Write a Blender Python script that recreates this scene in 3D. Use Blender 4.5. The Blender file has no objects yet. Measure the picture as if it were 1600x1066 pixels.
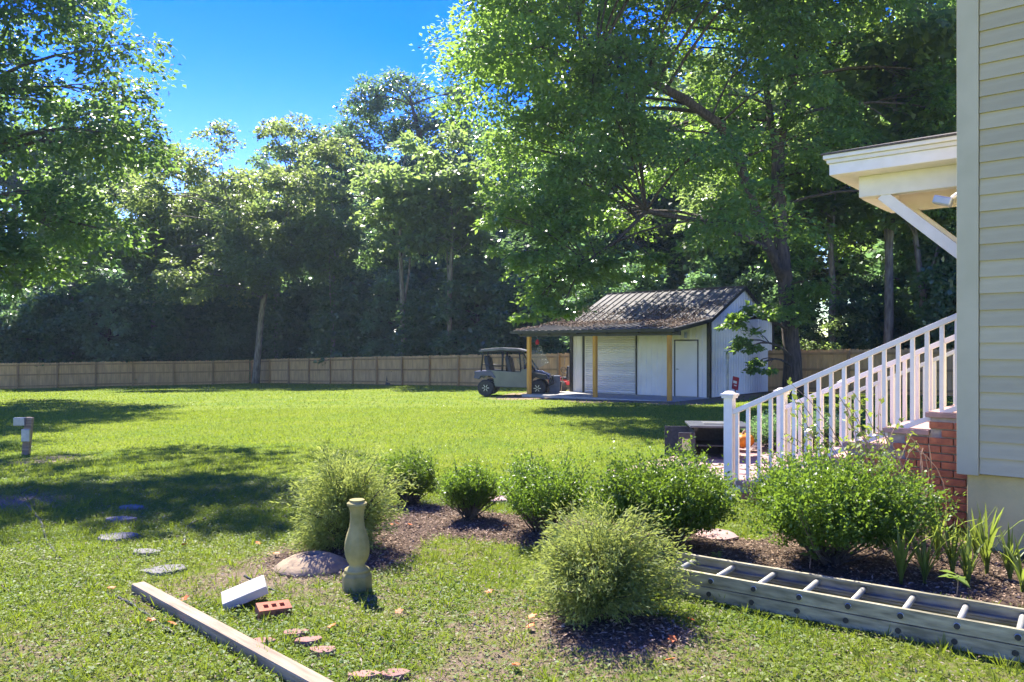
import bpy, math, random
import numpy as np
from mathutils import Vector, Matrix

# ------------------------------------------------------------------ camera, sky, sun
scene = bpy.context.scene
F, HZ, EYE = 1230.0, 543.0, 1.6
cam_d = bpy.data.cameras.new('camera'); cam = bpy.data.objects.new('camera', cam_d)
scene.collection.objects.link(cam); scene.camera = cam
cam.location = (0, 0, EYE); cam.rotation_euler = (math.radians(90), 0, 0)
cam_d.sensor_width = 36; cam_d.lens = F / 1600 * 36; cam_d.shift_y = (HZ - 533) / 1600
cam_d.clip_start = .05; cam_d.clip_end = 2000
SUN_EL, SUN_AZ = math.radians(52), math.radians(-24)
world = bpy.data.worlds.new('World'); scene.world = world; world.use_nodes = True
wn = world.node_tree.nodes; bg = wn['Background']
sky = wn.new('ShaderNodeTexSky'); sky.sky_type = 'NISHITA'; sky.sun_disc = False
sky.sun_elevation = SUN_EL; sky.sun_rotation = SUN_AZ
sky.air_density = 1.0; sky.dust_density = .15; sky.ozone_density = 1.5; sky.altitude = 100
hsv = wn.new('ShaderNodeHueSaturation'); hsv.inputs['Saturation'].default_value = 1.64; hsv.inputs['Hue'].default_value = .538; hsv.inputs['Value'].default_value = 1.0
wl = world.node_tree.links; wl.new(sky.outputs[0], hsv.inputs['Color']); wl.new(hsv.outputs[0], bg.inputs[0]); bg.inputs[1].default_value = .06
sd = bpy.data.lights.new('sun', 'SUN'); sd.energy = 2.15; sd.angle = math.radians(.53); sd.color = (1, .95, .86)
sun = bpy.data.objects.new('sun', sd); scene.collection.objects.link(sun)
sv = Vector((math.sin(SUN_AZ) * math.cos(SUN_EL), math.cos(SUN_AZ) * math.cos(SUN_EL), math.sin(SUN_EL)))
sun.rotation_euler = sv.to_track_quat('Z', 'Y').to_euler()
vs = scene.view_settings; vs.view_transform = 'Standard'; vs.look = 'None'; vs.gamma = 1; vs.exposure = 2.9
scene.cycles.max_bounces = 9; scene.cycles.diffuse_bounces = 7; scene.cycles.transmission_bounces = 7
scene.cycles.transparent_max_bounces = 4; scene.cycles.use_denoising = True
scene.cycles.sample_clamp_indirect = 6

rng = np.random.default_rng(7); random.seed(7)
AL = np.array((-.767, .641, 0)); AR = -AL; BB = np.array((.641, .767, 0))
ROTF = math.atan2(-.641, .767)

# ------------------------------------------------------------------ terrain and pixel helpers
def tz(x, y):
    x = np.asarray(x, float); y = np.asarray(y, float)
    z = -.013 * np.clip(y - 6, 0, 52) + .016 * np.clip(x, -45, 25) * np.clip(y, 0, 60) / 50
    z = z + .02 * np.sin(x * .55 + 1) * np.sin(y * .43) * np.clip((y - 5) / 8, 0, 1)
    return z
def G(px, py, dz=0.0):
    Y = 10.0
    for _ in range(40):
        X = (px - 800) / F * Y
        Y = .5 * Y + .5 * (F * (EYE - (float(tz(X, Y)) + dz)) / max(py - HZ, 1))
    X = (px - 800) / F * Y
    return Vector((X, Y, float(tz(X, Y)) + dz))
def P(px, py, Y): return Vector(((px - 800) / F * Y, Y, EYE + (HZ - py) / F * Y))
def on(x, y, dz=0.0): return Vector((x, y, float(tz(x, y)) + dz))

# ------------------------------------------------------------------ materials
def nodes(name):
    m = bpy.data.materials.new(name); m.use_nodes = True
    nt = m.node_tree; return m, nt, nt.nodes, nt.links, nt.nodes['Principled BSDF']
def mat(name, c1, c2=None, rough=.6, scale=6, bump=0, bscale=30, metal=0, spec=.4, stretch=(1, 1, 1), detail=5, lo=.35, hi=.65, bdist=.01):
    m, nt, n, l, b = nodes(name)
    c2 = c2 or tuple(v * .75 for v in c1)
    tc = n.new('ShaderNodeTexCoord'); mp = n.new('ShaderNodeMapping'); mp.inputs['Scale'].default_value = stretch
    l.new(tc.outputs['Object'], mp.inputs['Vector'])
    no = n.new('ShaderNodeTexNoise'); no.inputs['Scale'].default_value = scale; no.inputs['Detail'].default_value = detail
    l.new(mp.outputs[0], no.inputs['Vector'])
    cr = n.new('ShaderNodeValToRGB'); cr.color_ramp.elements[0].position = lo; cr.color_ramp.elements[1].position = hi
    cr.color_ramp.elements[0].color = (*c1, 1); cr.color_ramp.elements[1].color = (*c2, 1)
    l.new(no.outputs[0], cr.inputs[0]); 
    oi = n.new('ShaderNodeObjectInfo'); mr = n.new('ShaderNodeMapRange'); mr.inputs['To Min'].default_value = .88; mr.inputs['To Max'].default_value = 1.12
    l.new(oi.outputs['Random'], mr.inputs[0])
    hs = n.new('ShaderNodeHueSaturation'); l.new(cr.outputs[0], hs.inputs['Color']); l.new(mr.outputs[0], hs.inputs['Value'])
    l.new(hs.outputs[0], b.inputs['Base Color'])
    b.inputs['Roughness'].default_value = rough; b.inputs['Metallic'].default_value = metal; b.inputs['Specular IOR Level'].default_value = spec
    if bump:
        n2 = n.new('ShaderNodeTexNoise'); n2.inputs['Scale'].default_value = bscale; n2.inputs['Detail'].default_value = 6
        l.new(mp.outputs[0], n2.inputs['Vector'])
        bp = n.new('ShaderNodeBump'); bp.inputs['Strength'].default_value = bump; bp.inputs['Distance'].default_value = bdist
        l.new(n2.outputs[0], bp.inputs['Height']); l.new(bp.outputs[0], b.inputs['Normal'])
    return m
def leafmat(name, c1, c2, tc_, tw=.4, rough=.38, spec=.5, patch=None):
    m, nt, n, l, b = nodes(name)
    g = n.new('ShaderNodeNewGeometry'); cr = n.new('ShaderNodeValToRGB')
    cr.color_ramp.elements[0].color = (*c1, 1); cr.color_ramp.elements[1].color = (*c2, 1)
    l.new(g.outputs['Random Per Island'], cr.inputs[0])
    oi = n.new('ShaderNodeObjectInfo'); mr = n.new('ShaderNodeMapRange'); mr.inputs['To Min'].default_value = .8; mr.inputs['To Max'].default_value = 1.2
    l.new(oi.outputs['Random'], mr.inputs[0])
    hs = n.new('ShaderNodeHueSaturation'); l.new(cr.outputs[0], hs.inputs['Color']); l.new(mr.outputs[0], hs.inputs['Value'])
    base_out = hs.outputs[0]
    if patch:
        ge = n.new('ShaderNodeTexCoord'); pn = n.new('ShaderNodeTexNoise'); pn.inputs['Scale'].default_value = 1.1; pn.inputs['Detail'].default_value = 5; l.new(ge.outputs['Object'], pn.inputs['Vector'])
        pr_ = n.new('ShaderNodeMapRange'); pr_.inputs['From Min'].default_value = .42; pr_.inputs['From Max'].default_value = .68; pr_.inputs['To Max'].default_value = .75; l.new(pn.outputs[0], pr_.inputs[0])
        pm_ = n.new('ShaderNodeMix'); pm_.data_type = 'RGBA'; l.new(pr_.outputs[0], pm_.inputs[0]); l.new(base_out, pm_.inputs[6]); pm_.inputs[7].default_value = (*patch, 1); base_out = pm_.outputs[2]
    l.new(base_out, b.inputs['Base Color'])
    b.inputs['Roughness'].default_value = rough; b.inputs['Specular IOR Level'].default_value = spec
    t = n.new('ShaderNodeBsdfTranslucent')
    mx = n.new('ShaderNodeMix'); mx.data_type = 'RGBA'; mx.blend_type = 'MULTIPLY'; mx.inputs[0].default_value = .35
    mx.inputs[6].default_value = (*tc_, 1); l.new(hs.outputs[0], mx.inputs[7])
    hv = n.new('ShaderNodeHueSaturation'); hv.inputs['Value'].default_value = 1; l.new(mr.outputs[0], hv.inputs['Value'])
    hv.inputs['Color'].default_value = (*tc_, 1); l.new(hv.outputs[0], t.inputs['Color'])
    ms = n.new('ShaderNodeMixShader'); ms.inputs[0].default_value = tw
    l.new(b.outputs[0], ms.inputs[1]); l.new(t.outputs[0], ms.inputs[2])
    l.new(ms.outputs[0], n['Material Output'].inputs['Surface'])
    n.remove(mx)
    return m
M = {}
M['bark'] = mat('bark', (.13, .1, .075), (.05, .04, .03), .9, 5, .8, 18, stretch=(3, 3, .6), bdist=.03)
M['barkgrey'] = mat('bark_grey', (.28, .25, .21), (.12, .1, .085), .9, 4, .7, 16, stretch=(3, 3, .6), bdist=.03)
M['leaf_big'] = leafmat('leaf_shade_tree', (.045, .1, .028), (.1, .165, .04), (.32, .5, .07), .5)
M['leaf_left'] = leafmat('leaf_left_tree', (.045, .1, .03), (.1, .165, .04), (.3, .5, .08), .5)
M['leaf_lawn'] = leafmat('leaf_lawn_tree', (.07, .115, .035), (.13, .175, .055), (.42, .54, .12), .52)
M['leaf_dark'] = leafmat('leaf_dark_evergreen', (.055, .11, .055), (.14, .19, .1), (.24, .42, .13), .4, .24, .8)
M['leaf_under'] = leafmat('leaf_understorey_lightened', (.07, .13, .07), (.17, .22, .13), (.26, .46, .16), .42, .25, .8)  # sunlight put into the colour: lighter leaves brighten the dark understorey
M['leaf_mid'] = leafmat('leaf_mid', (.06, .12, .045), (.12, .175, .06), (.3, .48, .11), .5)
M['leaf_pale'] = leafmat('leaf_pale', (.08, .125, .04), (.15, .2, .07), (.36, .5, .12), .5)
M['box'] = leafmat('leaf_boxwood', (.045, .1, .018), (.14, .22, .03), (.3, .46, .04), .38, .4, .3)
M['gold'] = leafmat('leaf_golden_cypress', (.1, .155, .035), (.27, .3, .09), (.42, .48, .1), .38, .6, .2)
M['grass'] = leafmat('grass_blades', (.06, .12, .014), (.2, .25, .03), (.36, .46, .03), .4, .5, .3, (.24, .23, .05))
M['weed'] = leafmat('weed_leaves', (.06, .14, .02), (.19, .25, .05), (.32, .46, .05), .36, .55, .25, (.26, .26, .08))
M['strap'] = leafmat('strap_leaves', (.07, .14, .02), (.2, .24, .05), (.35, .44, .06), .4, .4, .4)
M['litter'] = mat('brown_litter', (.2, .12, .07), (.08, .05, .035), .8, 40, lo=.3, hi=.7)
M['chips'] = leafmat('mulch_chips', (.05, .033, .022), (.36, .25, .17), (.02, .01, .01), .02, .9, .1)
M['orange'] = mat('orange_leaf', (.75, .2, .03), (.5, .1, .02), .6, 30)
M['whitewood'] = mat('white_paint', (.86, .8, .72), (.8, .74, .65), .45, 9, .08, 60)
M['siding'] = mat('pale_siding_paint', (.5, .42, .24), (.44, .36, .2), .55, 3, .12, 50, stretch=(.6, .6, 6))
M['siding_edge'] = mat('siding_trim', (.58, .5, .31), (.52, .45, .27), .5, 4, .1, 50)
M['found'] = mat('painted_foundation', (.58, .46, .2), (.48, .38, .16), .8, 4, .25, 40)
M['brick'] = mat('orange_brick', (.46, .16, .075), (.3, .1, .055), .85, 12, .4, 60)
M['mortar'] = mat('mortar', (.4, .35, .3), (.3, .26, .22), .9, 20, .4, 60)
M['paver'] = mat('pink_paver', (.42, .26, .22), (.3, .2, .18), .85, 9, .3, 50)
M['redbrick'] = mat('worn_red_brick', (.33, .15, .11), (.24, .15, .12), .9, 15, .4, 60)
M['concrete'] = mat('concrete', (.5, .47, .41), (.38, .36, .31), .9, 4, .3, 60)
M['stone'] = mat('slate_step', (.2, .185, .17), (.12, .11, .1), .85, 8, .3, 40)
M['mossstone'] = mat('mossy_cast_stone', (.38, .31, .12), (.2, .18, .06), .9, 7, .4, 60)
M['dome'] = mat('stained_concrete', (.42, .3, .17), (.25, .18, .11), .9, 8, .4, 50)
M['timber'] = mat('weathered_timber', (.38, .28, .18), (.2, .145, .095), .85, 7, .4, 30, stretch=(.4, 4, 4))
M['fence'] = mat('fence_boards', (.58, .36, .15), (.42, .26, .11), .85, 2.2, .3, 20, stretch=(2.5, 2.5, .5))
M['fence_d'] = mat('fence_rails', (.38, .24, .1), (.28, .17, .075), .85, 4, .3, 20)
M['post'] = mat('yellow_pine_post', (.68, .36, .07), (.52, .25, .045), .7, 3, .2, 20, stretch=(3, 3, .5))
M['metalwhite'] = mat('white_metal_siding', (.82, .79, .72), (.76, .73, .66), .4, 2, 0, metal=0)
M['metaldoor'] = mat('white_door', (.82, .79, .73), (.77, .74, .68), .45, 2)
M['trimblack'] = mat('black_trim', (.025, .024, .022), (.04, .036, .03), .4, 5)
M['roofmetal'] = mat('dark_roof_metal', (.17, .155, .14), (.11, .1, .09), .7, 1.5, metal=0, spec=.15)
M['shingle'] = mat('shingles', (.14, .12, .11), (.07, .06, .055), .9, 30, .5, 80)
M['alu'] = mat('weathered_aluminium', (.4, .36, .24), (.17, .155, .1), .55, 9, .15, 40, metal=.35, stretch=(.6, 3, 3))
M['alurung'] = mat('aluminium_rung', (.62, .6, .52), (.5, .48, .4), .4, 10, metal=.5)
M['black'] = mat('black_plastic', (.02, .02, .02), (.03, .03, .03), .5, 10)
M['rubber'] = mat('tyre_rubber', (.03, .03, .032), (.05, .047, .042), .85, 20, .4, 50)
M['chrome'] = mat('rim_metal', (.55, .55, .55), (.4, .4, .4), .3, 10, metal=.8)
M['olive'] = mat('vehicle_body_olive', (.15, .155, .12), (.12, .125, .1), .35, 3, spec=.6)
M['navy'] = mat('vehicle_navy', (.03, .04, .13), (.025, .03, .09), .3, 3, spec=.6)
M['seat'] = mat('seat_vinyl', (.03, .035, .05), (.02, .022, .03), .5, 10)
M['roofplastic'] = mat('vehicle_roof', (.1, .1, .115), (.2, .19, .2), .45, 6)
M['grey'] = mat('dark_grey_wicker', (.055, .055, .06), (.035, .035, .04), .6, 30, .4, 80)
M['tabletop'] = mat('grey_tabletop', (.09, .095, .11), (.06, .065, .08), .4, 8)
M['label'] = mat('pale_yellow_label', (.65, .6, .35), (.6, .55, .3), .6, 10)
M['red'] = mat('red_plastic', (.5, .02, .03), (.4, .015, .02), .4, 8)
M['pumpkin'] = mat('orange_pumpkin', (.75, .24, .02), (.6, .17, .015), .45, 6)
M['binblue'] = mat('grey_blue_plastic', (.13, .16, .22), (.1, .12, .17), .5, 6)
M['lampblue'] = mat('lantern_glass', (.35, .42, .6), (.3, .36, .55), .2, 6)
M['galv'] = mat('galvanised', (.36, .37, .38), (.26, .27, .28), .4, 8, metal=.6)
M['twig'] = mat('dry_twig', (.42, .27, .18), (.3, .18, .12), .8, 10)
m, nt, n, l, b = nodes('windscreen'); b.inputs['Transmission Weight'].default_value = .9; b.inputs['Roughness'].default_value = .05; b.inputs['Base Color'].default_value = (.8, .85, .85, 1); b.inputs['IOR'].default_value = 1.1
M['glass'] = m

# ground material: grass / soil / mulch by point attributes and noise
m, nt, n, l, b = nodes('ground_lawn'); M['ground'] = m
tc = n.new('ShaderNodeTexCoord')
def noise(scale, det=5, rough=.6):
    q = n.new('ShaderNodeTexNoise'); q.inputs['Scale'].default_value = scale; q.inputs['Detail'].default_value = det; q.inputs['Roughness'].default_value = rough
    l.new(tc.outputs['Object'], q.inputs['Vector']); return q
def ramp(src, p0, c0, p1, c1):
    r = n.new('ShaderNodeValToRGB'); e = r.color_ramp.elements
    e[0].position = p0; e[0].color = (*c0, 1); e[1].position = p1; e[1].color = (*c1, 1); l.new(src, r.inputs[0]); return r
def mix(f, a, c, blend='MIX'):
    q = n.new('ShaderNodeMix'); q.data_type = 'RGBA'; q.blend_type = blend
    if isinstance(f, float): q.inputs[0].default_value = f
    else: l.new(f, q.inputs[0])
    l.new(a, q.inputs[6]); l.new(c, q.inputs[7]); return q.outputs[2]
def attr(nm):
    a = n.new('ShaderNodeAttribute'); a.attribute_name = nm; return a.outputs['Fac']
def math_(op, a, c=None, v=None):
    q = n.new('ShaderNodeMath'); q.operation = op; l.new(a, q.inputs[0])
    if c is not None: l.new(c, q.inputs[1])
    if v is not None: q.inputs[1].default_value = v
    return q.outputs[0]
fine, mid_, big = noise(55, 6, .75), noise(6, 6, .7), noise(.6, 4)
g1 = ramp(fine.outputs[0], .3, (.075, .13, .012), .7, (.22, .29, .03))
g2 = ramp(mid_.outputs[0], .3, (.11, .17, .015), .75, (.24, .27, .04))
gr = mix(.45, g1.outputs[0], g2.outputs[0])
gb = ramp(big.outputs[0], .35, (.72, .84, .7), .7, (1.2, 1.06, 1.05)); gr = mix(1.0, gr, gb.outputs[0], 'MULTIPLY')
soil = ramp(noise(35, 8, .8).outputs[0], .3, (.12, .08, .05), .72, (.42, .32, .21))
mul = ramp(noise(60, 8, .85).outputs[0], .35, (.035, .024, .016), .75, (.28, .19, .13))
def edge(a, amount, nn):
    s = math_('ADD', a, math_('MULTIPLY', math_('SUBTRACT', nn.outputs[0], None, .5), None, amount))
    r = n.new('ShaderNodeMapRange'); r.inputs['From Min'].default_value = .42; r.inputs['From Max'].default_value = .6; l.new(s, r.inputs[0]); return r.outputs[0]
col = mix(edge(attr('dirt'), 1.1, noise(9, 6, .75)), gr, soil.outputs[0])
col = mix(edge(attr('mulch'), .7, noise(8, 6, .75)), col, mul.outputs[0])
l.new(col, b.inputs['Base Color']); b.inputs['Roughness'].default_value = .95; b.inputs['Specular IOR Level'].default_value = .1
bp = n.new('ShaderNodeBump'); bp.inputs['Strength'].default_value = .9; bp.inputs['Distance'].default_value = .035
l.new(noise(40, 8, .8).outputs[0], bp.inputs['Height']); l.new(bp.outputs[0], b.inputs['Normal'])

# ------------------------------------------------------------------ mesh helpers
COL = scene.collection
def mesh_np(name, V, Fq):
    V = np.asarray(V, np.float32); Fq = np.asarray(Fq, np.int32); k = Fq.shape[1]; nf = len(Fq)
    me = bpy.data.meshes.new(name)
    me.vertices.add(len(V)); me.vertices.foreach_set('co', V.ravel())
    me.loops.add(nf * k); me.loops.foreach_set('vertex_index', Fq.ravel())
    me.polygons.add(nf); me.polygons.foreach_set('loop_start', np.arange(0, nf * k, k, dtype=np.int32))
    me.update(calc_edges=True); return me
def link(name, me, m=None, parent=None):
    o = bpy.data.objects.new(name, me)
    if m is not None and me is not None and not me.materials: me.materials.append(m)
    COL.objects.link(o)
    if parent: o.parent = parent
    return o
def tag(o, label=None, cat=None, group=None, kind=None):
    if label: o['label'] = label
    if cat: o['category'] = cat
    if group: o['group'] = group
    if kind: o['kind'] = kind
    return o
def thing(name, label, cat, loc=(0, 0, 0), rz=0, group=None):
    o = link(name, None); o.location = loc; o.rotation_euler = (0, 0, rz); return tag(o, label, cat, group)
def copy_tree(o, parent=None):
    c = o.copy(); COL.objects.link(c); c.parent = parent
    for ch in list(o.children): copy_tree(ch, c)
    return c
class MB:
    def __init__(s): s.v = []; s.f = []
    def add(s, vs_, fs):
        o = len(s.v); s.v += [tuple(p) for p in vs_]; s.f += [tuple(i + o for i in q) for q in fs]; return s
    def box(s, c, d, R=None, taper=1.0):
        c = Vector(c); vs_ = []
        for k in (-.5, .5):
            t = 1 if k < 0 else taper
            for i, j in ((-.5, -.5), (.5, -.5), (.5, .5), (-.5, .5)):
                p = Vector((i * d[0] * t, j * d[1] * t, k * d[2]))
                vs_.append(c + (R @ p if R else p))
        return s.add(vs_, [(3, 2, 1, 0), (4, 5, 6, 7), (0, 1, 5, 4), (1, 2, 6, 5), (2, 3, 7, 6), (3, 0, 4, 7)])
    def bar(s, a, c, w, h, up=(0, 0, 1)):
        a, c = Vector(a), Vector(c); x = (c - a).normalized(); y = Vector(up).cross(x).normalized(); z = x.cross(y)
        R = Matrix((x, y, z)).transposed()
        return s.box((a + c) / 2, ((c - a).length, w, h), R)
    def tube(s, pts, rad, nn=7, cap=True):
        pts = [Vector(p) for p in pts]; rings = []
        if not hasattr(rad, '__len__'): rad = [rad] * len(pts)
        ref = Vector((.3, .9, .25)).normalized()
        vs_ = []; fs = []
        for i, p in enumerate(pts):
            t = (pts[min(i + 1, len(pts) - 1)] - pts[max(i - 1, 0)]).normalized()
            x = t.cross(ref)
            if x.length < .1: x = t.cross(Vector((1, 0, 0)))
            x.normalize(); y = t.cross(x)
            for k in range(nn):
                a = 2 * math.pi * k / nn; vs_.append(p + (x * math.cos(a) + y * math.sin(a)) * rad[i])
        for i in range(len(pts) - 1):
            for k in range(nn):
                k2 = (k + 1) % nn; fs.append((i * nn + k, i * nn + k2, (i + 1) * nn + k2, (i + 1) * nn + k))
        if cap: fs.append(tuple(range(nn))[::-1]); fs.append(tuple((len(pts) - 1) * nn + k for k in range(nn)))
        return s.add(vs_, fs)
    def lathe(s, prof, nn=24, c=(0, 0, 0), rf=None):
        c = Vector(c); vs_ = []; fs = []
        for r, z in prof:
            for k in range(nn):
                a = 2 * math.pi * k / nn; rr = r * (rf(a, z) if rf else 1); vs_.append(c + Vector((rr * math.cos(a), rr * math.sin(a), z)))
        for i in range(len(prof) - 1):
            for k in range(nn):
                k2 = (k + 1) % nn; fs.append((i * nn + k, i * nn + k2, (i + 1) * nn + k2, (i + 1) * nn + k))
        fs.append(tuple(range(nn))[::-1]); fs.append(tuple((len(prof) - 1) * nn + k for k in range(nn)))
        return s.add(vs_, fs)
    def prism(s, poly, y0, y1):        # polygon in x,z extruded along y
        k = len(poly); vs_ = [(x, y0, z) for x, z in poly] + [(x, y1, z) for x, z in poly]
        fs = [tuple(range(k)), tuple(range(2 * k - 1, k - 1, -1))] + [(i, i + k, (i + 1) % k + k, (i + 1) % k) for i in range(k)]
        return s.add(vs_, fs)
    def build(s, name, m, parent=None, smooth=False, bevel=0):
        me = bpy.data.meshes.new(name); me.from_pydata(s.v, [], s.f); me.validate(); 
        import bmesh
        bm = bmesh.new(); bm.from_mesh(me); bmesh.ops.recalc_face_normals(bm, faces=bm.faces)
        if bevel: bmesh.ops.bevel(bm, geom=list(bm.edges), offset=bevel, segments=2, affect='EDGES', profile=.6)
        bm.to_mesh(me); bm.free()
        if smooth: me.polygons.foreach_set('use_smooth', [True] * len(me.polygons))
        return link(name, me, m, parent)
def norm(a): return a / np.maximum(np.linalg.norm(a, axis=1, keepdims=True), 1e-9)
def leaves(name, C, D, N, L, W, fold=.18):
    D = norm(D); S = norm(np.cross(D, N)); U = np.cross(S, D)
    L = np.asarray(L).reshape(-1, 1); W = np.asarray(W).reshape(-1, 1)
    mid = C + D * L * .45 + U * W * fold
    V = np.stack([C, mid + S * W / 2, C + D * L - U * W * .1, mid - S * W / 2], 1).reshape(-1, 3)
    return mesh_np(name, V, np.arange(len(V)).reshape(-1, 4))

# ------------------------------------------------------------------ ground
def axis(lo, hi, dlo, dhi, step, ratio=1.18):
    a = list(np.arange(dlo, dhi, step)); s = step; x = dhi
    while x < hi: a.append(x); s *= ratio; x += s
    a.append(hi); s = step; x = dlo - step; pre = []
    while x > lo: pre.append(x); s *= ratio; x -= s
    pre.append(lo); return np.array(pre[::-1] + a)
def fbm(x, y, seed=0):
    r = np.random.default_rng(seed); z = 0
    for o in range(5):
        a = r.uniform(0, 6.28, 4); f = .9 * 1.9 ** o
        z = z + (np.sin(f * (x * math.cos(a[0]) + y * math.sin(a[0])) + a[1] + 1.3 * np.sin(f * .7 * (y * math.cos(a[2]) - x * math.sin(a[2])) + a[3]))) * .62 ** o
    return z / 2.2
def seg_d(x, y, a, c):
    ax, ay = a; dx, dy = c[0] - ax, c[1] - ay; L = dx * dx + dy * dy + 1e-9
    t = np.clip(((x - ax) * dx + (y - ay) * dy) / L, 0, 1); return np.hypot(x - ax - t * dx, y - ay - t * dy)
BED = [((-1.25, 6.2), (-.9, 7.6), .5), ((-.9, 7.4), (.3, 6.8), .55), ((.3, 6.9), (1.3, 6.4), .5), ((1.2, 6.3), (2.5, 5.7), .55),
       ((2.3, 5.6), (4.2, 4.9), .55), ((.5, 4.5), (.62, 4.42), .33), ((2.6, 6.4), (3.4, 6.0), .5), ((-1.3, 6.1), (-1.3, 6.0), .5)]
def mulch_f(x, y):
    d = np.min([seg_d(x, y, a, c) - r for a, c, r in BED], axis=0)
    return np.clip(.5 - d * 2.2 + .12 * fbm(x * 3, y * 3, 5), 0, 1)
SR = np.array((7.05, 28.17))               # front right corner of the shed
def shed_xy(x, y):
    dx, dy = x - SR[0], y - SR[1]; return dx * AR[0] + dy * AR[1], dx * BB[0] + dy * BB[1]
def dirt_f(x, y):
    d = .25 + .34 * fbm(x * .9, y * .9, 3) * np.clip(1.5 - y / 9, .1, 1)
    d = d - .12 * np.clip((y - 8) / 4, 0, 1)
    sx, sy = shed_xy(x, y)
    g = np.clip(1 - np.maximum(np.maximum(sx - 1.2, -8 - sx), np.maximum(-3.5 - sy, sy - 8)) / .9, 0, 1); d = np.maximum(d, g * .85)
    for (cx, cy, r, a) in ((-.2, 3.6, .5, .2), (2.3, 4.0, .5, .2), (-2.3, 5.0, .5, .25), (.6, 4.3, .7, .12), (-7, 12, .9, .45), (-5.2, 8.4, .5, .4), (-1.6, 5.6, .6, .3), (3.3, 3.9, .6, .3), (2.9, 19.5, 2.2, .2)):
        d = d + a * np.exp(-((x - cx) ** 2 + (y - cy) ** 2) / r ** 2)
    fx = (x + 2.83) * .646 + (y - 43.5) * .766
    d = np.maximum(d, np.clip(fx * .5 + .3, 0, .8) * (x > -19)); d = np.maximum(d, .8 * (y > 60))
    return np.clip(d, 0, 1)
gx = axis(-400, 400, -9, 9, .12); gy = axis(-30, 700, 2.5, 15, .12)
X, Y = np.meshgrid(gx, gy); x, y = X.ravel(), Y.ravel()
mv = mulch_f(x, y); dv = dirt_f(x, y)
bumpz = (.012 * fbm(x * 4, y * 4, 9) + .03 * mv) * ((y < 16) & (np.abs(x) < 10))
V = np.stack([x, y, tz(x, y) + bumpz], 1); nx, ny = len(gx), len(gy)
i = (np.arange(ny - 1)[:, None] * nx + np.arange(nx - 1)).ravel()
me = mesh_np('ground', V, np.stack([i, i + 1, i + 1 + nx, i + nx], 1))
for nm, val in (('mulch', mv), ('dirt', dv)):
    at = me.attributes.new(nm, 'FLOAT', 'POINT'); at.data.foreach_set('value', val.astype(np.float32))
me.polygons.foreach_set('use_smooth', [True] * len(me.polygons))
tag(link('ground', me, M['ground']), kind='structure')
def gz(x, y): return tz(x, y) + (.012 * fbm(x * 4, y * 4, 9) + .03 * mulch_f(x, y)) * ((y < 16) & (np.abs(x) < 10))

# ------------------------------------------------------------------ house (frame: x along visible wall, y along hidden wall)
HC = Vector((3.53, 6.2, 0))
house = thing('house', 'pale green clapboard house corner with white edge and painted foundation', 'house', HC, ROTF)
ZB, EX = .62, .127
bm1 = MB(); bm1.prism([(0, 0), (.0, .002), (.0, .14), (.0, .14)], 0, 1) if False else None
def board(L):
    q = MB(); q.add([(0, -.022, 0), (0, -.004, .15), (0, .004, .15), (0, .002, 0), (L, -.022, 0), (L, -.004, .15), (L, .004, .15), (L, .002, 0)],
                    [(0, 1, 2, 3), (7, 6, 5, 4), (0, 4, 5, 1), (1, 5, 6, 2), (2, 6, 7, 3), (3, 7, 4, 0)]); return q
b0 = board(5.5).build('siding_board', M['siding'], house); b0.location = (.135, 0, ZB)
b1 = board(8.8).build('siding_board', M['siding'], house); b1.rotation_euler = (0, 0, math.pi / 2); b1.scale = (1, -1, 1); b1.location = (0, .135, ZB)
for k in range(1, 37):
    for src in (b0, b1):
        c = src.copy(); COL.objects.link(c); c.parent = house; c.location.z = ZB + k * EX
MB().box((2.85, 4.5, 2.95), (5.58, 8.9, 4.8)).build('wall_core', M['siding'], house)
MB().box((.055, -.013, 2.98), (.15, .034, 4.75)).build('corner_board', M['siding_edge'], house, bevel=.006)
MB().box((-.012, .075, 2.98), (.03, .13, 4.748)).build('corner_board', M['whitewood'], house, bevel=.004)
MB().box((2.87, 4.5, .28), (5.66, 8.92, .66)).build('foundation', M['found'], house, bevel=.01)
r = MB(); r.prism([(-.45, 5.35), (5.9, 5.35), (2.72, 7.2)], -.45, 9.3); r.build('roof', M['shingle'], house)
# porch roof: hip with fascia, beams, brackets
pr = thing('porch_roof', 'small white hipped porch roof with knee brace beside house corner', 'porch roof', HC, ROTF)
y0, y1, xo = .6, 2.35, -1.28
q = MB(); q.add([(xo, y0, 3.44), (0, y0, 3.44), (0, y1, 3.44), (xo, y1, 3.44), (xo + .75, (y0 + y1) / 2, 3.66), (0, (y0 + y1) / 2, 3.66),
                 (xo, y0, 3.425), (0, y0, 3.425), (0, y1, 3.425), (xo, y1, 3.425)],
                [(0, 1, 5, 4), (1, 2, 5), (2, 3, 4, 5), (3, 0, 4), (6, 7, 1, 0), (7, 8, 2, 1), (8, 9, 3, 2), (9, 6, 0, 3), (9, 8, 7, 6)])
q.build('shingle_roof', M['shingle'], pr)
def ring(x0, ya, yb, z0, z1, name, bev=.006):
    q = MB(); q.box(((x0 + 0) / 2, (ya + yb) / 2, (z0 + z1) / 2), (-x0, yb - ya, z1 - z0)); return q.build(name, M['whitewood'], pr, bevel=bev)
ring(xo + .015, y0 + .015, y1 - .015, 3.385, 3.424, 'crown_moulding'); ring(xo + .04, y0 + .04, y1 - .04, 3.345, 3.384, 'crown_moulding')
ring(xo + .06, y0 + .06, y1 - .06, 3.235, 3.344, 'fascia')
for ya in (y0 + .3, y1 - .42): MB().box((-.52, ya + .06, 3.135), (1.0, .12, .2)).build('beam', M['whitewood'], pr, bevel=.006)
MB().box((-.97, (y0 + y1) / 2, 3.13), (.12, y1 - y0 - .86, .19)).build('beam', M['whitewood'], pr, bevel=.006)
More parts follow.
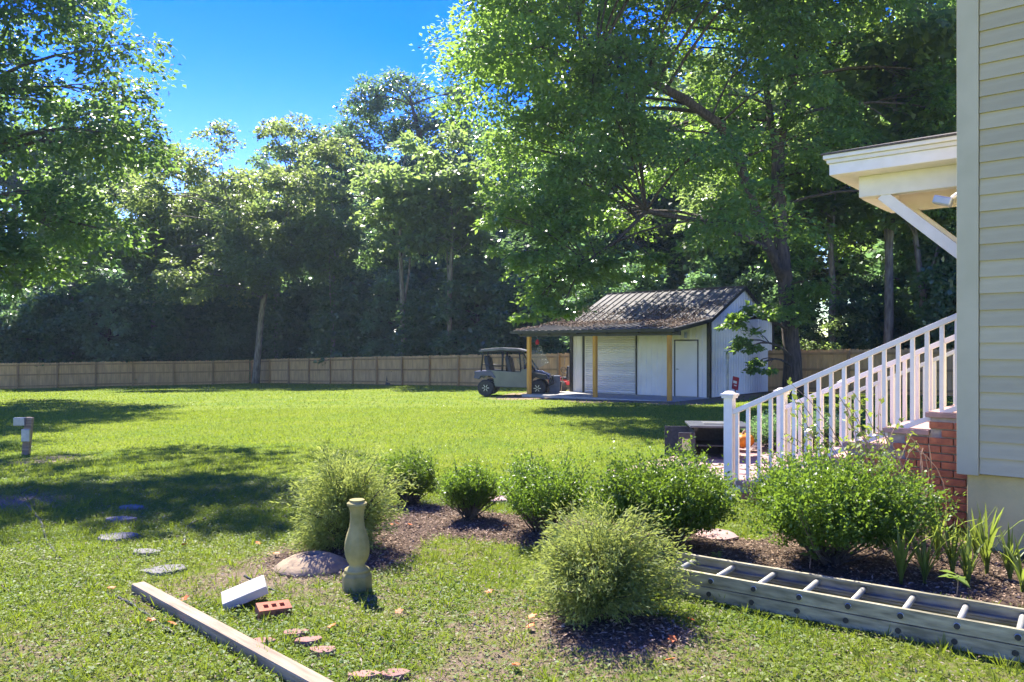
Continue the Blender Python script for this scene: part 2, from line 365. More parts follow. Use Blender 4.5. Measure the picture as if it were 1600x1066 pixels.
MB().box((-.5, (y0 + y1) / 2, 3.215), (.9, y1 - y0 - .9, .03)).build('ceiling', M['whitewood'], pr)
for ya in (y0 + .36, y1 - .36): 
    q = MB(); q.bar((-.82, ya, 3.04), (.0, ya, 2.28), .1, .1, (0, 1, 0)); q.build('knee_brace', M['whitewood'], pr, bevel=.005)
fl = thing('security_light', 'small white security light sticking out from house corner under porch roof', 'light', HC + Vector(AL * .02) + Vector(BB * .3) + Vector((0, 0, 2.86)), ROTF)
q = MB(); q.tube([(0, 0, 0), (-.05, -.02, .0), (-.09, -.03, -.03)], .016, 8); q.build('arm', M['whitewood'], fl)
q = MB(); q.box((-.15, -.05, -.05), (.14, .09, .07), Matrix.Rotation(.3, 3, 'Y')); q.build('lamp_head', M['galv'], fl, bevel=.012)

# ------------------------------------------------------------------ stairs and railings
st = thing('brick_stairs', 'brick steps with pinkish treads rising to the house behind white railing', 'stairs', HC, ROTF)
RISE, RUN, NS = .163, .36, 6
ys0, ys1 = .84, 2.05
for k in range(NS):
    x0, ztop = -2.2 + k * RUN, .04 + (k + 1) * RISE
    MB().box(((x0 + 0) / 2, (ys0 + ys1) / 2, ztop - RISE / 2 - .03), (-x0 - .02, ys1 - ys0 - .02, RISE - .0)).build('core', M['mortar'], st)
    MB().box((x0 + RUN / 2 - .012, (ys0 + ys1) / 2, ztop - .024), (RUN + .03, ys1 - ys0 + .05, .046)).build('tread', M['paver'], st, bevel=.006)
bq = MB().box((0, 0, 0), (.19, .05, .058)); bk = bq.build('brick', M['brick'], st, bevel=.004); first = True
for row in range(13):
    zc = .05 + row * .071
    for cix in range(12):
        xc = -.1 - cix * .2 - (.1 if row % 2 else 0)
        if zc + .03 > .04 + RISE * max(0, math.floor((xc - .08 + 2.2) / RUN) + 1) - .05: continue
        o = bk if first else bk.copy()
        if not first: COL.objects.link(o); o.parent = st
        first = False; o.location = (xc, ys0 + .003 + random.uniform(-.003, .003), zc)
def railing(name, label, yb, newel_x=-2.34, zt=1.107, n_bal=18, flip=0):
    t = thing(name, label, 'railing', HC, ROTF, None)
    def zt_(x): return .93 + (x - newel_x) * .4515
    q = MB(); q.box((newel_x, yb, zt / 2 - .02), (.095, .095, zt)); nb = q.build('newel_post', M['whitewood'], t, bevel=.004)
    q = MB(); q.box((newel_x, yb, zt - .035), (.13, .13, .025)); q.box((newel_x, yb, zt - .01), (.15, .15, .022)); q.box((newel_x, yb, zt + .012), (.12, .12, .03), taper=.5); q.build('cap', M['whitewood'], nb, bevel=.003)
    xe = .0
    MB().bar((newel_x + .04, yb, zt_(newel_x) - .02), (xe, yb, zt_(xe) - .02), .06, .05, (0, 0, 1)).build('top_rail', M['whitewood'], t, bevel=.006)
    MB().bar((newel_x + .04, yb, zt_(newel_x) - .84), (xe, yb, zt_(xe) - .84), .045, .045).build('bottom_rail', M['whitewood'], t, bevel=.004)
    bq = MB().box((0, 0, .42), (.036, .036, .84)).build('baluster', M['whitewood'], t, bevel=.003)
    for k in range(n_bal):
        o = bq if k == 0 else bq.copy()
        if k: COL.objects.link(o); o.parent = t
        xx = newel_x + .085 + k * .1215; o.location = (xx, yb, zt_(xx) - .86)
    return t
railing('stair_railing', 'white stair railing with square balusters on the side of the steps by the clipped shrubs', .92)
railing('stair_railing', 'white stair railing on the patio side of the brick steps, seen through the balusters', 1.93, newel_x=-2.16)
railing('stair_railing', 'white railing of a second flight of steps further along the house', 4.75)

# ------------------------------------------------------------------ patio and flagstones
patio = MB().box((0, 0, -.06), (2.6, 4.2, .1)).build('patio', M['mortar']); patio.location = on(3.55, 11.1, .02); patio.rotation_euler = (0, 0, ROTF); tag(patio, kind='structure')
pv = MB().box((0, 0, 0), (.29, .19, .05)).build('paver', M['paver'], patio, bevel=.006); k = 0
for a in range(8):
    for c in range(20):
        o = pv if k == 0 else pv.copy()
        if k: COL.objects.link(o); o.parent = patio
        k += 1; o.location = (-1.13 + a * .31 + (.15 if c % 2 else 0), -2.0 + c * .21, .0 + random.uniform(-.006, .006))
def slab(w, d, h, seed, nn=9):
    r = random.Random(seed); q = MB(); ang = sorted(r.uniform(-.15, .15) + 2 * math.pi * k / nn for k in range(nn))
    base = [((w / 2) * math.cos(a) * r.uniform(.85, 1.15), (d / 2) * math.sin(a) * r.uniform(.85, 1.15)) for a in ang]
    q.add([(px, py, 0) for px, py in base] + [(px * .93, py * .93, h) for px, py in base], [tuple(range(nn))[::-1], tuple(range(nn, 2 * nn))] + [(i, (i + 1) % nn, nn + (i + 1) % nn, nn + i) for i in range(nn)])
    return q
for k, (px, py, w, d, lab) in enumerate([(780, 785, .34, .3, 'pinkish flagstone on the walk behind the small clipped shrubs'), (838, 775, .4, .3, 'pinkish flagstone half hidden behind the open branched shrub'),
        (1118, 842, .38, .4, 'pale pink flagstone between the two largest clipped shrubs'), (1000, 800, .4, .35, 'flagstone hidden among the large clipped shrubs'), (1150, 742, .4, .4, 'pale pink flagstone at the foot of the white newel post')]):
    o = slab(w, d, .05, k + 20).build('flagstone', M['paver'], bevel=.004); o.location = G(px, py) + Vector((0, 0, -.005)); tag(o, lab, 'flagstone', 'flagstones')
for k, (px, py, w, lab) in enumerate([(205, 795, .3, 'flat grey stepping stone in the tree shade, farthest from the timber'), (188, 813, .33, 'flat grey stepping stone second from the shady end of the row'),
        (185, 841, .4, 'widest grey stepping stone at the edge of the shade'), (228, 865, .24, 'small pale stepping stone sunk in sunny grass'), (258, 893, .33, 'cracked pale stepping stone nearest the weathered timber')]):
    o = slab(w, w * .7, .03, k + 40).build('stepping_stone', M['stone'], bevel=.004); o.location = G(px, py) + Vector((0, 0, -.008)); o.rotation_euler = (random.uniform(-.04, .04), random.uniform(-.04, .04), random.uniform(-.6, .6)); tag(o, lab, 'stepping stone', 'stepping stones in the lawn')

# ------------------------------------------------------------------ shed (frame: x along front, y back)
SZ = -.2
sh = thing('shed', 'white metal shed with dark roof and open porch on yellow posts', 'shed', (SR[0], SR[1], SZ), ROTF)
W_, D_, EV, RZ = 6.0, 5.8, 2.8, 4.1
def ribbed(L, top, n_rib, name, rot=0, loc=(0, 0, 0), x_from=0, parent=sh, holes=()):
    q = MB(); step = L / n_rib
    for k in range(n_rib):
        a, c = k * step, (k + 1) * step; z0 = 0
        xm = (a + c) / 2
        for (ha, hc, hz) in holes:
            if ha < xm < hc: z0 = hz
        za, zc = top(a), top(c)
        if min(za, zc) <= z0: continue
        w = step
        xs = [(a, 0), (a + .62 * w, 0), (a + .70 * w, -.022), (a + .9 * w, -.022), (c, 0)]
        for (xa, ya), (xb, yb) in zip(xs[:-1], xs[1:]):
            ta = za + (zc - za) * (xa - a) / w; tb = za + (zc - za) * (xb - a) / w
            q.add([(xa, ya, z0), (xb, yb, z0), (xb, yb, tb), (xa, ya, ta)], [(0, 1, 2, 3)])
    o = q.build(name, M['metalwhite'], parent); o.rotation_euler = (0, 0, rot); o.location = loc; return o
ribbed(W_, lambda x: EV, 26, 'front_wall', 0, (-W_, 0, 0), holes=((.62, 2.98, 2.45), (W_ - 1.36, W_ - .42, 2.06)))
gtop = lambda y: EV + (RZ - EV) * (1 - abs(y - D_ / 2) / (D_ / 2))
ribbed(D_, gtop, 26, 'gable_wall', math.pi / 2, (0, 0, 0))
ribbed(D_, gtop, 26, 'gable_wall', -math.pi / 2, (-W_, D_, 0))
ribbed(W_, lambda x: EV, 26, 'back_wall', math.pi, (0, D_, 0))
MB().box((-W_ / 2, D_ / 2, .02), (W_ - .05, D_ - .05, .06)).build('floor', M['concrete'], sh)
for (x_, y_) in ((.0, .0), (0, D_), (-W_, 0), (-W_, D_)):
    h = 2.8; MB().box((x_ + (.012 if x_ == 0 else -.012), y_ + (-.014 if y_ == 0 else .014), h / 2), (.13, .13, h)).build('corner_trim', M['trimblack'], sh)
# roll-up door with real slats, personnel door
rd = MB().box((-4.2, .03, 1.225), (2.34, .02, 2.45)).build('roll_up_door', M['metaldoor'], sh)
sl = MB().prism([(0, 0), (0, 0)], 0, 0) if False else MB().add([(-1.15, 0, 0), (1.15, 0, 0), (1.15, -.045, .03), (-1.15, -.045, .03), (1.15, 0, .08), (-1.15, 0, .08)], [(0, 1, 2, 3), (3, 2, 4, 5)])
s0 = sl.build('door_slat', M['metaldoor'], rd); s0.location = (-4.2, .018, .02)
for k in range(1, 29):
    o = s0.copy(); COL.objects.link(o); o.parent = rd; o.location.z = .02 + k * .084
for xx in (-5.42, -2.98): MB().box((xx, -.02, 1.24), (.1 if xx < -5 else .04, .05, 2.5)).build('door_jamb', M['trimblack'], sh)
MB().box((-4.2, -.02, 2.48), (2.5, .05, .05)).build('door_header', M['trimblack'], sh)
dr = MB().box((-.89, .0, 1.03), (.88, .04, 2.02)).build('door', M['metaldoor'], sh, bevel=.004)
MB().box((-1.355, -.012, 1.04), (.025, .05, 2.08)).build('frame', M['trimblack'], dr); MB().box((-.425, -.012, 1.04), (.025, .05, 2.08)).build('frame', M['trimblack'], dr); MB().box((-.89, -.012, 2.07), (.95, .05, .025)).build('frame', M['trimblack'], dr)
q = MB(); q.tube([(-1.25, -.02, 1.0), (-1.25, -.07, 1.0)], .025, 8); q.bar((-1.26, -.07, 1.0), (-1.15, -.07, 1.0), .02, .02); q.build('handle', M['galv'], dr)
lg = MB().box((-.9, -.06, 2.36), (.09, .09, .02)).box((-.9, -.06, 2.24), (.07, .07, .2)).box((-.9, -.02, 2.3), (.04, .08, .04)).build('wall_lantern', M['lampblue'], sh)
# roofs: ribbed sheets
def roof_sheet(x0, x1, ya, za, yb, zb, name):
    L = x1 - x0; nr = int(L / .3); q = MB(); w = L / nr; nn = np.array((0, -(zb - za), yb - ya)); nn = nn / np.linalg.norm(nn) * .035
    for k in range(nr):
        a = x0 + k * w; xs = [(a, 0), (a + .72 * w, 0), (a + .8 * w, 1), (a + .92 * w, 1), (a + w, 0)]
        for (xa, ha), (xb, hb) in zip(xs[:-1], xs[1:]):
            q.add([(xa, ya + nn[1] * ha, za + nn[2] * ha), (xb, ya + nn[1] * hb, za + nn[2] * hb), (xb, yb + nn[1] * hb, zb + nn[2] * hb), (xa, yb + nn[1] * ha, zb + nn[2] * ha)], [(0, 1, 2, 3)])
    q.add([(x0, ya, za - .03), (x1, ya, za - .03), (x1, yb, zb - .03), (x0, yb, zb - .03)], [(0, 1, 2, 3)])
    return q.build(name, M['roofmetal'], sh)
PE = 2.4
roof_sheet(-W_ - .12, .1, -.02, EV + .02, D_ / 2, RZ + .05, 'roof_panel'); roof_sheet(-W_ - .12, .1, D_ + .2, EV - .06, D_ / 2, RZ + .05, 'roof_panel')
roof_sheet(-7.0, .1, -2.72, PE + .02, -.02, EV + .01, 'porch_roof_panel')
MB().bar((-W_ - .14, D_ / 2, RZ + .06), (.12, D_ / 2, RZ + .06), .24, .03).build('ridge_cap', M['roofmetal'], sh)
MB().box((-3.45, -2.74, PE - .02), (7.1, .05, .11)).build('eave_trim', M['trimblack'], sh)
MB().bar((.11, -2.72, PE - .02), (.11, 0, EV - .03), .04, .12).build('rake_trim', M['trimblack'], sh)
MB().bar((.11, 0, EV - .02), (.11, D_ / 2, RZ), .04, .13).build('rake_trim', M['trimblack'], sh); MB().bar((.11, D_ / 2, RZ), (.11, D_ + .2, EV - .1), .04, .13).build('rake_trim', M['trimblack'], sh)
MB().box((-3.3, -2.43, PE - .11), (6.9, .1, .16)).build('porch_beam', M['trimblack'], sh)
for k in range(6): MB().bar((-6.6 + k * 1.3, -2.6, PE - .07), (-6.6 + k * 1.3, -.02, EV - .1), .05, .1).build('rafter', M['trimblack'], sh)
for s_ in (.27, 3.27, 6.32): MB().box((-s_, -2.4, (PE - .19) / 2 - .1), (.135, .135, PE - .19 + .2)).build('post', M['post'], sh, bevel=.006)
MB().box((-3.25, -1.3, -.07), (6.6, 2.55, .14)).build('porch_slab', M['concrete'], sh, bevel=.01)
# litter on the porch roof
nL = 13000; lx = rng.uniform(-7, .05, nL); ly = rng.uniform(-2.55, 1.6, nL)
keep = (fbm(lx * 1.1, ly * 1.4, 21) + .9 - .35 * np.abs(ly + .9) - .12 * (lx > -.6)) > rng.uniform(.1, .9, nL); lx, ly = lx[keep], ly[keep]
lz = np.where(ly < 0, PE + (EV - PE) * (ly + 2.72) / 2.72, EV + (RZ - EV) * ly / (D_ / 2)) + .05 + rng.uniform(0, .03, len(lx))
C = np.stack([lx, ly, lz], 1); n_ = len(C)
lit = link('leaf_litter', leaves('leaf_litter', C, rng.normal(0, 1, (n_, 3)) * (1, 1, .35), rng.normal(0, .3, (n_, 3)) + (0, 0, 1), rng.uniform(.04, .1, n_), rng.uniform(.03, .06, n_)), M['litter'])
lit.location = sh.location; lit.rotation_euler = sh.rotation_euler; tag(lit, 'brown leaf litter lying on the shed porch roof', 'leaf litter', kind='stuff')
def sp(x_, y_, z_=0.0): return Vector((SR[0], SR[1], SZ)) + Vector(AR * x_) + Vector(BB * y_) + Vector((0, 0, z_))
fd = thing('hanging_feeder', 'small red feeder hanging under the porch roof by the post at the vehicle', 'feeder', sp(-6.0, -2.3, 2.0))
MB().lathe([(.0, -.1), (.07, -.08), (.08, 0), (.05, .08), (.01, .12)], 10).build('body', M['red'], fd, True); MB().tube([(0, 0, .1), (0, 0, .3)], .006, 5).build('hook', M['galv'], fd)
cd = thing('conduit_post', 'grey metal conduit with a box standing against the shed gable wall', 'conduit', sp(.5, .45, -.1))
MB().tube([(0, 0, 0), (0, 0, 1.55)], .035, 8).build('pipe', M['galv'], cd); MB().box((0, 0, 1.6), (.11, .1, .22)).build('box', M['galv'], cd, bevel=.01)
sg = thing('yard_sign', 'small red yard sign with white mark leaning by the shed gable wall', 'sign', sp(.75, .55, -.1), ROTF - .5)
q = MB(); q.box((0, 0, .62), (.34, .02, .46), Matrix.Rotation(.15, 3, 'Y')); q.build('panel', M['red'], sg); MB().bar((.0, .02, 0), (-.08, .02, .8), .03, .02).build('stake', M['trimblack'], sg)
q = MB(); q.box((.0, -.014, .66), (.2, .006, .09), Matrix.Rotation(.15, 3, 'Y')); q.box((.01, -.014, .54), (.14, .006, .04), Matrix.Rotation(.15, 3, 'Y')); q.build('print', M['whitewood'], sg)

# ------------------------------------------------------------------ fence
def fence(name, label, a, c, top=1.72):
    a, c = Vector((*a, 0)), Vector((*c, 0)); L = (c - a).length; u = (c - a).normalized(); nrm = Vector((u.y, -u.x, 0))
    if nrm.y > 0: nrm = -nrm
    t = thing(name, label, 'fence', on(a.x, a.y)); base = t.location.copy()
    q = MB(); k = int(L / .142)
    for i_ in range(k):
        p = a + u * (i_ + .5) * .142; z0 = float(tz(p.x, p.y)); h = top + random.uniform(-.025, .02)
        R = Matrix((u, -nrm, Vector((0, 0, 1)))).transposed(); p = Vector((p.x, p.y, z0)) - base + nrm * random.uniform(-.004, .004)
        w = .067; vs_ = [(-w, 0, .02), (w, 0, .02), (w, 0, h - .04), (w - .03, 0, h), (-w + .03, 0, h), (-w, 0, h - .04)]
        vv = [p + R @ Vector(v) for v in vs_] + [p + R @ (Vector(v) + Vector((0, .018, 0))) for v in vs_]
        q.add(vv, [(0, 1, 2, 3, 4, 5), (11, 10, 9, 8, 7, 6)] + [(j, j + 6, (j + 1) % 6 + 6, (j + 1) % 6) for j in range(6)])
    tag(q.build('pickets', M['fence'], t), kind='stuff')
    ns = max(1, round(L / 2.3)); pts = [a + u * L * i_ / ns for i_ in range(ns + 1)]
    pb = MB().box((0, 0, top / 2 - .1), (.1, .1, top + .1)); pm = pb.build('fence_post', M['fence_d'], t, bevel=.006)
    for i_, p in enumerate(pts):
        o = pm if i_ == 0 else pm.copy()
        if i_: COL.objects.link(o); o.parent = t
        o.location = Vector((p.x, p.y, float(tz(p.x, p.y)))) - base + nrm * .07; o.rotation_euler = (0, 0, math.atan2(u.y, u.x))
    for p, p2 in zip(pts[:-1], pts[1:]):
        for hz in (.18, .92, 1.55):
            A_ = Vector((p.x, p.y, float(tz(p.x, p.y)) + hz)) - base + nrm * .03; B_ = Vector((p2.x, p2.y, float(tz(p2.x, p2.y)) + hz)) - base + nrm * .03
            MB().bar(A_, B_, .04, .09).build('rail', M['fence_d'], t)
fence('board_fence', 'long brown board fence behind the shed and the leaning lawn tree', (-18.8, 57), (20.0, 24.3))
fence('board_fence', 'brown board fence running along the dark woods at the far end of the lawn', (-45, 46.2), (-26.3, 54.6)); fence('board_fence', 'short brown board fence section meeting the corner by the leaning tree', (-26.3, 54.6), (-18.9, 57.05))

# ------------------------------------------------------------------ trees
def curve(a, c, bend, nn=6):
    a, c = Vector(a), Vector(c); out = []
    for i_ in range(nn + 1):
        s = i_ / nn; out.append(a.lerp(c, s) + Vector(bend) * (4 * s * (1 - s)))
    return out
def crown_leaves(lobes, per, size, r, sprays=14, flat=.32, droop=.25):
    Cs, Ds, Ns = [], [], []; tips = []
    for (c, rad) in lobes:
        k = max(4, int(sprays * rad ** 1.2)); d = norm(r.normal(0, 1, (k, 3)) * (1, 1, .75)); rr = rad * r.uniform(.25, 1.05, (k, 1)) ** .6
        S = np.array(c) + d * rr * (1, 1, .8); tips.append(S)
        for s, dd in zip(S, d):
            mm = int(per * r.uniform(.5, 1.4)); o = r.normal(0, 1, (mm, 3)) * rad * np.array((.24, .24, flat * .3))
            hd = np.hypot(o[:, 0], o[:, 1]); o[:, 2] -= droop * hd * hd / rad * 1.6 
            o[:, 2] += o[:, 0] * dd[0] * -.25 + o[:, 1] * dd[1] * -.25
            Cs.append(s + o); out = np.concatenate([o[:, :2], -.25 * np.ones((mm, 1)) * hd.mean()], 1) + dd * .2 * rad
            Ds.append(norm(out) + r.normal(0, .5, (mm, 3))); Ns.append(np.array((0, 0, 1)) + dd * .25 + r.normal(0, .45, (mm, 3)))
    C, D, N = map(np.concatenate, (Cs, Ds, Ns)); k = len(C); L = size * r.uniform(.65, 1.35, k)
    return (C, D, N, L, L * r.uniform(.5, .75, k)), tips
def tree(name, label, base, trunk, lobes, per, size, lm, bm_, seed, group=None, sprays=14, limb=.09, extra=(), flat=.32, twigs=4):
    r = np.random.default_rng(seed); base = Vector(base)
    t = thing(name, label, 'tree', base, 0, group); q = MB()
    for pts, rad in trunk: q.tube(pts, rad, 9)
    for pts, rad in extra: q.tube(pts, rad, 7)
    ax = [(Vector(p).lerp(Vector(p2), f), w + (w2 - w) * f) for pts, rad in trunk for p, p2, w, w2 in zip(pts[:-1], pts[1:], rad[:-1], rad[1:]) for f in (0, .25, .5, .75)]
    (args), tips = crown_leaves(lobes, per, size, r, sprays, flat)
    for (c, rad), S in zip(lobes, tips):
        c = Vector(c); best = min(ax, key=lambda a: (a[0] - c).length + (3 if a[0].z > c.z - .1 else 0) + 1.2 * max(0, c.z - a[0].z - 3.5))
        Ld = (best[0] - c).length; r0 = min(best[1] * .7, limb * (.5 + .12 * Ld))
        mid = curve(best[0], c, (0, 0, .08 * Ld), 5); q.tube(mid, list(np.linspace(r0, .25 * r0 + .01, 6)), 5, False)
        for s in S[:twigs]: q.tube(curve(mid[3], s, (0, 0, .1), 3), [r0 * .35, r0 * .28, r0 * .2, .008], 4, False)
    q.build('trunk', bm_, t, True); link('crown', leaves('crown', *args), lm, t); return t
def gen_lobes(r, n_, c, rad, lr, top=1.0, hollow=.35):
    out = []
    while len(out) < n_:
        p = r.uniform(-1, 1, 3); d = np.linalg.norm(p)
        if d > 1 or d < hollow: continue
        p = np.array(c) + p * rad; out.append((tuple(p), r.uniform(*lr)))
    return out
R_ = np.random.default_rng(11)
# big shade tree right of the shed
bt = on(10.7, 30.0)
def rel(px, py, Y): return tuple(P(px, py, Y) - bt)
main = [(0, 0, -.2), rel(1239, 560, 30), rel(1231, 480, 30), rel(1222, 390, 30), rel(1216, 300, 30), rel(1216, 225, 30), rel(1236, 150, 30), rel(1252, 60, 30), rel(1266, -60, 30), rel(1275, -170, 30)]
stem2 = [rel(1228, 450, 30), rel(1200, 380, 29.6), rel(1170, 300, 29.2), rel(1150, 235, 28.8), rel(1125, 195, 28.4), rel(1070, 155, 27.6), rel(1010, 125, 27), rel(930, 95, 26.2), rel(850, 95, 25.5)]
stem3 = [rel(1216, 240, 30), rel(1205, 190, 30.4), rel(1190, 90, 31), rel(1185, -40, 31.5)]
lowl = [rel(1222, 400, 30), rel(1120, 350, 28.4), rel(1010, 330, 27), rel(960, 380, 26.4), rel(900, 420, 26)]
lob = []
while len(lob) < 185:
    px, py = R_.uniform(680, 1500), R_.uniform(-420, 440)
    left = np.interp(py, [-420, 0, 60, 170, 230, 300, 380, 440], [900, 770, 740, 725, 735, 765, 830, 850])
    if px < left or px > 1490 or (py > 330 and px > 1330): continue
    yc = 29 + 1.5 * (px - 1000) / 400; hw = 6.5 * math.sqrt(max(.08, 1 - ((px - 1090) / 430) ** 2)); Yd = yc + R_.uniform(-1, .8) * hw
    if py > 380 and Yd > 29: continue
    if 900 < px < 1215 and py > 355: continue
    if 1000 < px < 1140 and 110 < py < 205 and Yd < 28.4: continue
    if 1190 < px < 1265 and 180 < py < 420 and Yd < 30.0 and R_.random() < .7: continue
    lob.append((rel(px, py, Yd), R_.uniform(.9, 1.75)))
for (px, py, Yd, rr) in ((850, 455, 25.6, .85), (900, 435, 25.8, .8), (955, 415, 26, .7), (830, 480, 25.3, .6), (880, 480, 25.2, .6), (1150, 505, 27, .5), (1175, 540, 27.2, .55), (1195, 480, 27.5, .7), (1190, 570, 27.2, .4), (1240, 490, 29, .8), (1265, 440, 29, .9), (1020, 405, 26, .6), (790, 340, 25.5, .8), (800, 395, 25.5, .7)):
    lob.append((rel(px, py, Yd), rr))
tree('shade_tree', 'huge leafy shade tree with dark trunk beside the shed gable', bt, [(main, [.42, .33, .3, .28, .26, .24, .17, .14, .1, .05]), (stem2, [.17, .18, .18, .18, .17, .16, .14, .1, .05]), (stem3, [.15, .14, .1, .05]), (lowl, [.12, .1, .08, .06, .03])], lob, 78, .185, M['leaf_big'], M['bark'], 5, sprays=11, limb=.06)
# big tree left, crown sweeping into view
lt = on(-23.5, 32)
def rl(px, py, Y): return tuple(P(px, py, Y) - lt)
lob = []
while len(lob) < 125:
    px, py = R_.uniform(-420, 300), R_.uniform(-360, 425)
    right = np.interp(py, [-360, 0, 90, 200, 300, 360, 430, 470], [40, 140, 215, 250, 235, 195, 110, 30])
    if px > right: continue
    lob.append((rl(px, py, 31 + R_.uniform(-5, 5)), R_.uniform(1.0, 1.8)))
tree('large_tree', 'large tree with heavy green crown sweeping over the far left fence', lt, [([(0, 0, -.2), (.2, .1, 3), (.5, 0, 7), (.8, .2, 11), (1, .2, 16), (1, 0, 20)], [.5, .42, .36, .28, .18, .06])], lob, 72, .22, M['leaf_left'], M['bark'], 6, sprays=10, limb=.06)
# tall tree out of frame to the left whose crown shades the near lawn
ot = on(-14.5, 17.0)
lob = gen_lobes(np.random.default_rng(4), 27, (4.9, 2.0, 13.6), (5.4, 3.2, 2.0), (.8, 1.3), hollow=.0)
tree('tall_tree', 'tall tree with a high crown whose shade falls across the near lawn', ot, [([(0, 0, -.2), (.2, .1, 4), (.8, .5, 8), (1.8, 1.2, 11.5), (3, 2, 15.5)], [.4, .34, .28, .2, .07])], lob, 30, .24, M['leaf_left'], M['bark'], 8, sprays=7)
# leaning lawn tree in front of the fence
wt = on(-18.0, 55.2)
def rw(px, py, Y): return tuple(P(px, py, Y) - wt)
tk = [(0, 0, -.3), rw(404, 540, 55.2), rw(410, 480, 55.2), rw(420, 430, 55), rw(438, 375, 55), rw(450, 330, 55), rw(452, 260, 55)]
lb = [rw(418, 440, 55), rw(398, 400, 54.5), rw(370, 350, 54.5), rw(345, 280, 54)]
lb2 = [rw(440, 372, 55), rw(480, 340, 54.6), rw(520, 300, 54.5)]
lob = []
while len(lob) < 62:
    px, py = R_.uniform(210, 560), R_.uniform(190, 470)
    if ((px - 385) / 185) ** 2 + ((py - 320) / 150) ** 2 > 1 or R_.random() < .15: continue
    lob.append((rw(px, py, 54.5 + R_.uniform(-5, 5)), R_.uniform(1.0, 1.8)))
tree('lawn_tree', 'leaning grey trunked tree with light crown standing inside the fence corner', wt, [(tk, [.3, .22, .2, .18, .15, .11, .05]), (lb, [.15, .12, .09, .04]), (lb2, [.12, .08, .04])], lob, 56, .27, M['leaf_lawn'], M['barkgrey'], 9, sprays=9, limb=.05, twigs=2)
# tall open dark tree behind the fence
mt = on(-6.2, 60)
def rm(px, py, Y): return tuple(P(px, py, Y) - mt)
tk = [(0, 0, -.3), rm(668, 480, 60), rm(660, 373, 60), rm(662, 285, 60), rm(655, 210, 60), rm(640, 150, 60)]
lb = [rm(650, 470, 60), rm(632, 412, 59.5), rm(600, 330, 59.5), rm(573, 270, 59.5), rm(545, 200, 59.5)]
lb2 = [rm(661, 300, 60), rm(700, 260, 60), rm(735, 210, 60)]
lob = [(rm(px, py, 60 + R_.uniform(-4, 4)), rr) for px, py, rr in [(575, 150, 1.6), (610, 135, 1.7), (640, 150, 1.8), (560, 185, 1.6), (600, 190, 1.8), (650, 200, 1.8), (690, 190, 1.8), (720, 150, 1.5), (740, 220, 1.9), (700, 250, 1.8), (620, 250, 1.8), (545, 230, 1.7), (515, 215, 1.6), (500, 260, 1.7), (560, 280, 1.6), (660, 300, 1.7), (720, 310, 1.9), (610, 330, 1.5), (520, 310, 1.7), (690, 370, 1.7), (745, 370, 1.8), (580, 380, 1.6), (640, 400, 1.6), (710, 430, 1.8)]]
tree('tall_dark_tree', 'tallest dark open crowned tree rising against the blue sky behind the fence', mt, [(tk, [.5, .42, .36, .3, .2, .08]), (lb, [.28, .25, .2, .14, .05]), (lb2, [.18, .13, .05])], lob, 66, .29, M['leaf_dark'], M['bark'], 10, sprays=10)
# woodland behind the fence: prototypes copied
GU, GT = 'evergreen understorey trees behind the fence', 'tall woodland trees behind the fence'
def proto_under(seed, lm, label='dense dark glossy evergreen growing close behind the fence'):
    r = np.random.default_rng(seed); lob = gen_lobes(r, 58, (0, 0, 3.6), (2.6, 2.6, 3.7), (.7, 1.15), hollow=.45)
    return tree('evergreen_tree', label, (0, 0, 0), [([(0, 0, -.3), (.1, 0, 2), (0, .1, 4.5), (.1, 0, 6.5)], [.16, .13, .09, .03])], lob, 38, .27, lm, M['bark'], seed, GU, sprays=14, twigs=1)
def proto_tall(seed, lm, label, h=19, rad=4.6, group=GT):
    r = np.random.default_rng(seed); lob = gen_lobes(r, 50, (0, 0, h * .6), (rad, rad, h * .4), (1.0, 1.9), hollow=.3)
    bx_, by_ = r.uniform(-.8, .8, 2)
    return tree('woodland_tree', label, (0, 0, 0), [([(0, 0, -.3), (bx_ * .3, by_ * .3, h * .25), (bx_, by_, h * .5), (bx_ * .6, by_, h * .75), (bx_ * .4, by_, h * .97)], [.3, .25, .2, .12, .04])], lob, 42, .34, lm, M['barkgrey'], seed, group, sprays=8, twigs=2)
U = [proto_under(31, M['leaf_dark']), proto_under(32, M['leaf_under'], 'glossy leaved evergreen growing close behind the fence, leaf colour lightened as if sunlit')]
T = [proto_tall(41, M['leaf_mid'], 'tall mid green woodland tree behind the fence'), proto_tall(42, M['leaf_pale'], 'tall pale yellow green woodland tree behind the fence', 17, 4.4), proto_tall(43, M['leaf_dark'], 'tall dark woodland tree behind the fence', 21, 4.8)]
used = set()
def place(pro, x_, y_, s=1.0, rz=0):
    o = pro if pro not in used else copy_tree(pro)
    used.add(pro); o.location = on(x_, y_, -.05); o.rotation_euler = (0, 0, rz); o.scale = (s, s, s * random.uniform(.92, 1.1)); return o
poly = [(-52, 43.5), (-33, 51.5), (-18.8, 57.5), (-2.83, 44), (11.3, 32.1), (24, 21.5)]
def along(off, step, jit, t0=0):
    out = []
    for (x0, y0_), (x1, y1_) in zip(poly[:-1], poly[1:]):
        L = math.hypot(x1 - x0, y1_ - y0_); ux, uy = (x1 - x0) / L, (y1_ - y0_) / L; nx_, ny_ = -uy, ux
        k = max(1, int(L / step))
        for i_ in range(k): s = (i_ + .5) / k * L; o = off + random.uniform(-jit, jit); out.append((x0 + ux * s + nx_ * o, y0_ + uy * s + ny_ * o))
    return out
for i_, (x_, y_) in enumerate(along(3.0, 3.4, .6)): place(U[i_ % 2], x_, y_, random.uniform(.8, 1.15) * (.75 if x_ > 8 else 1), random.uniform(0, 6.28))
for i_, (x_, y_) in enumerate(along(6.0, 6.5, .8)): place(U[(i_ + 1) % 2], x_, y_, random.uniform(1.0, 1.35) * (.85 if x_ > 8 else 1), random.uniform(0, 6.28))
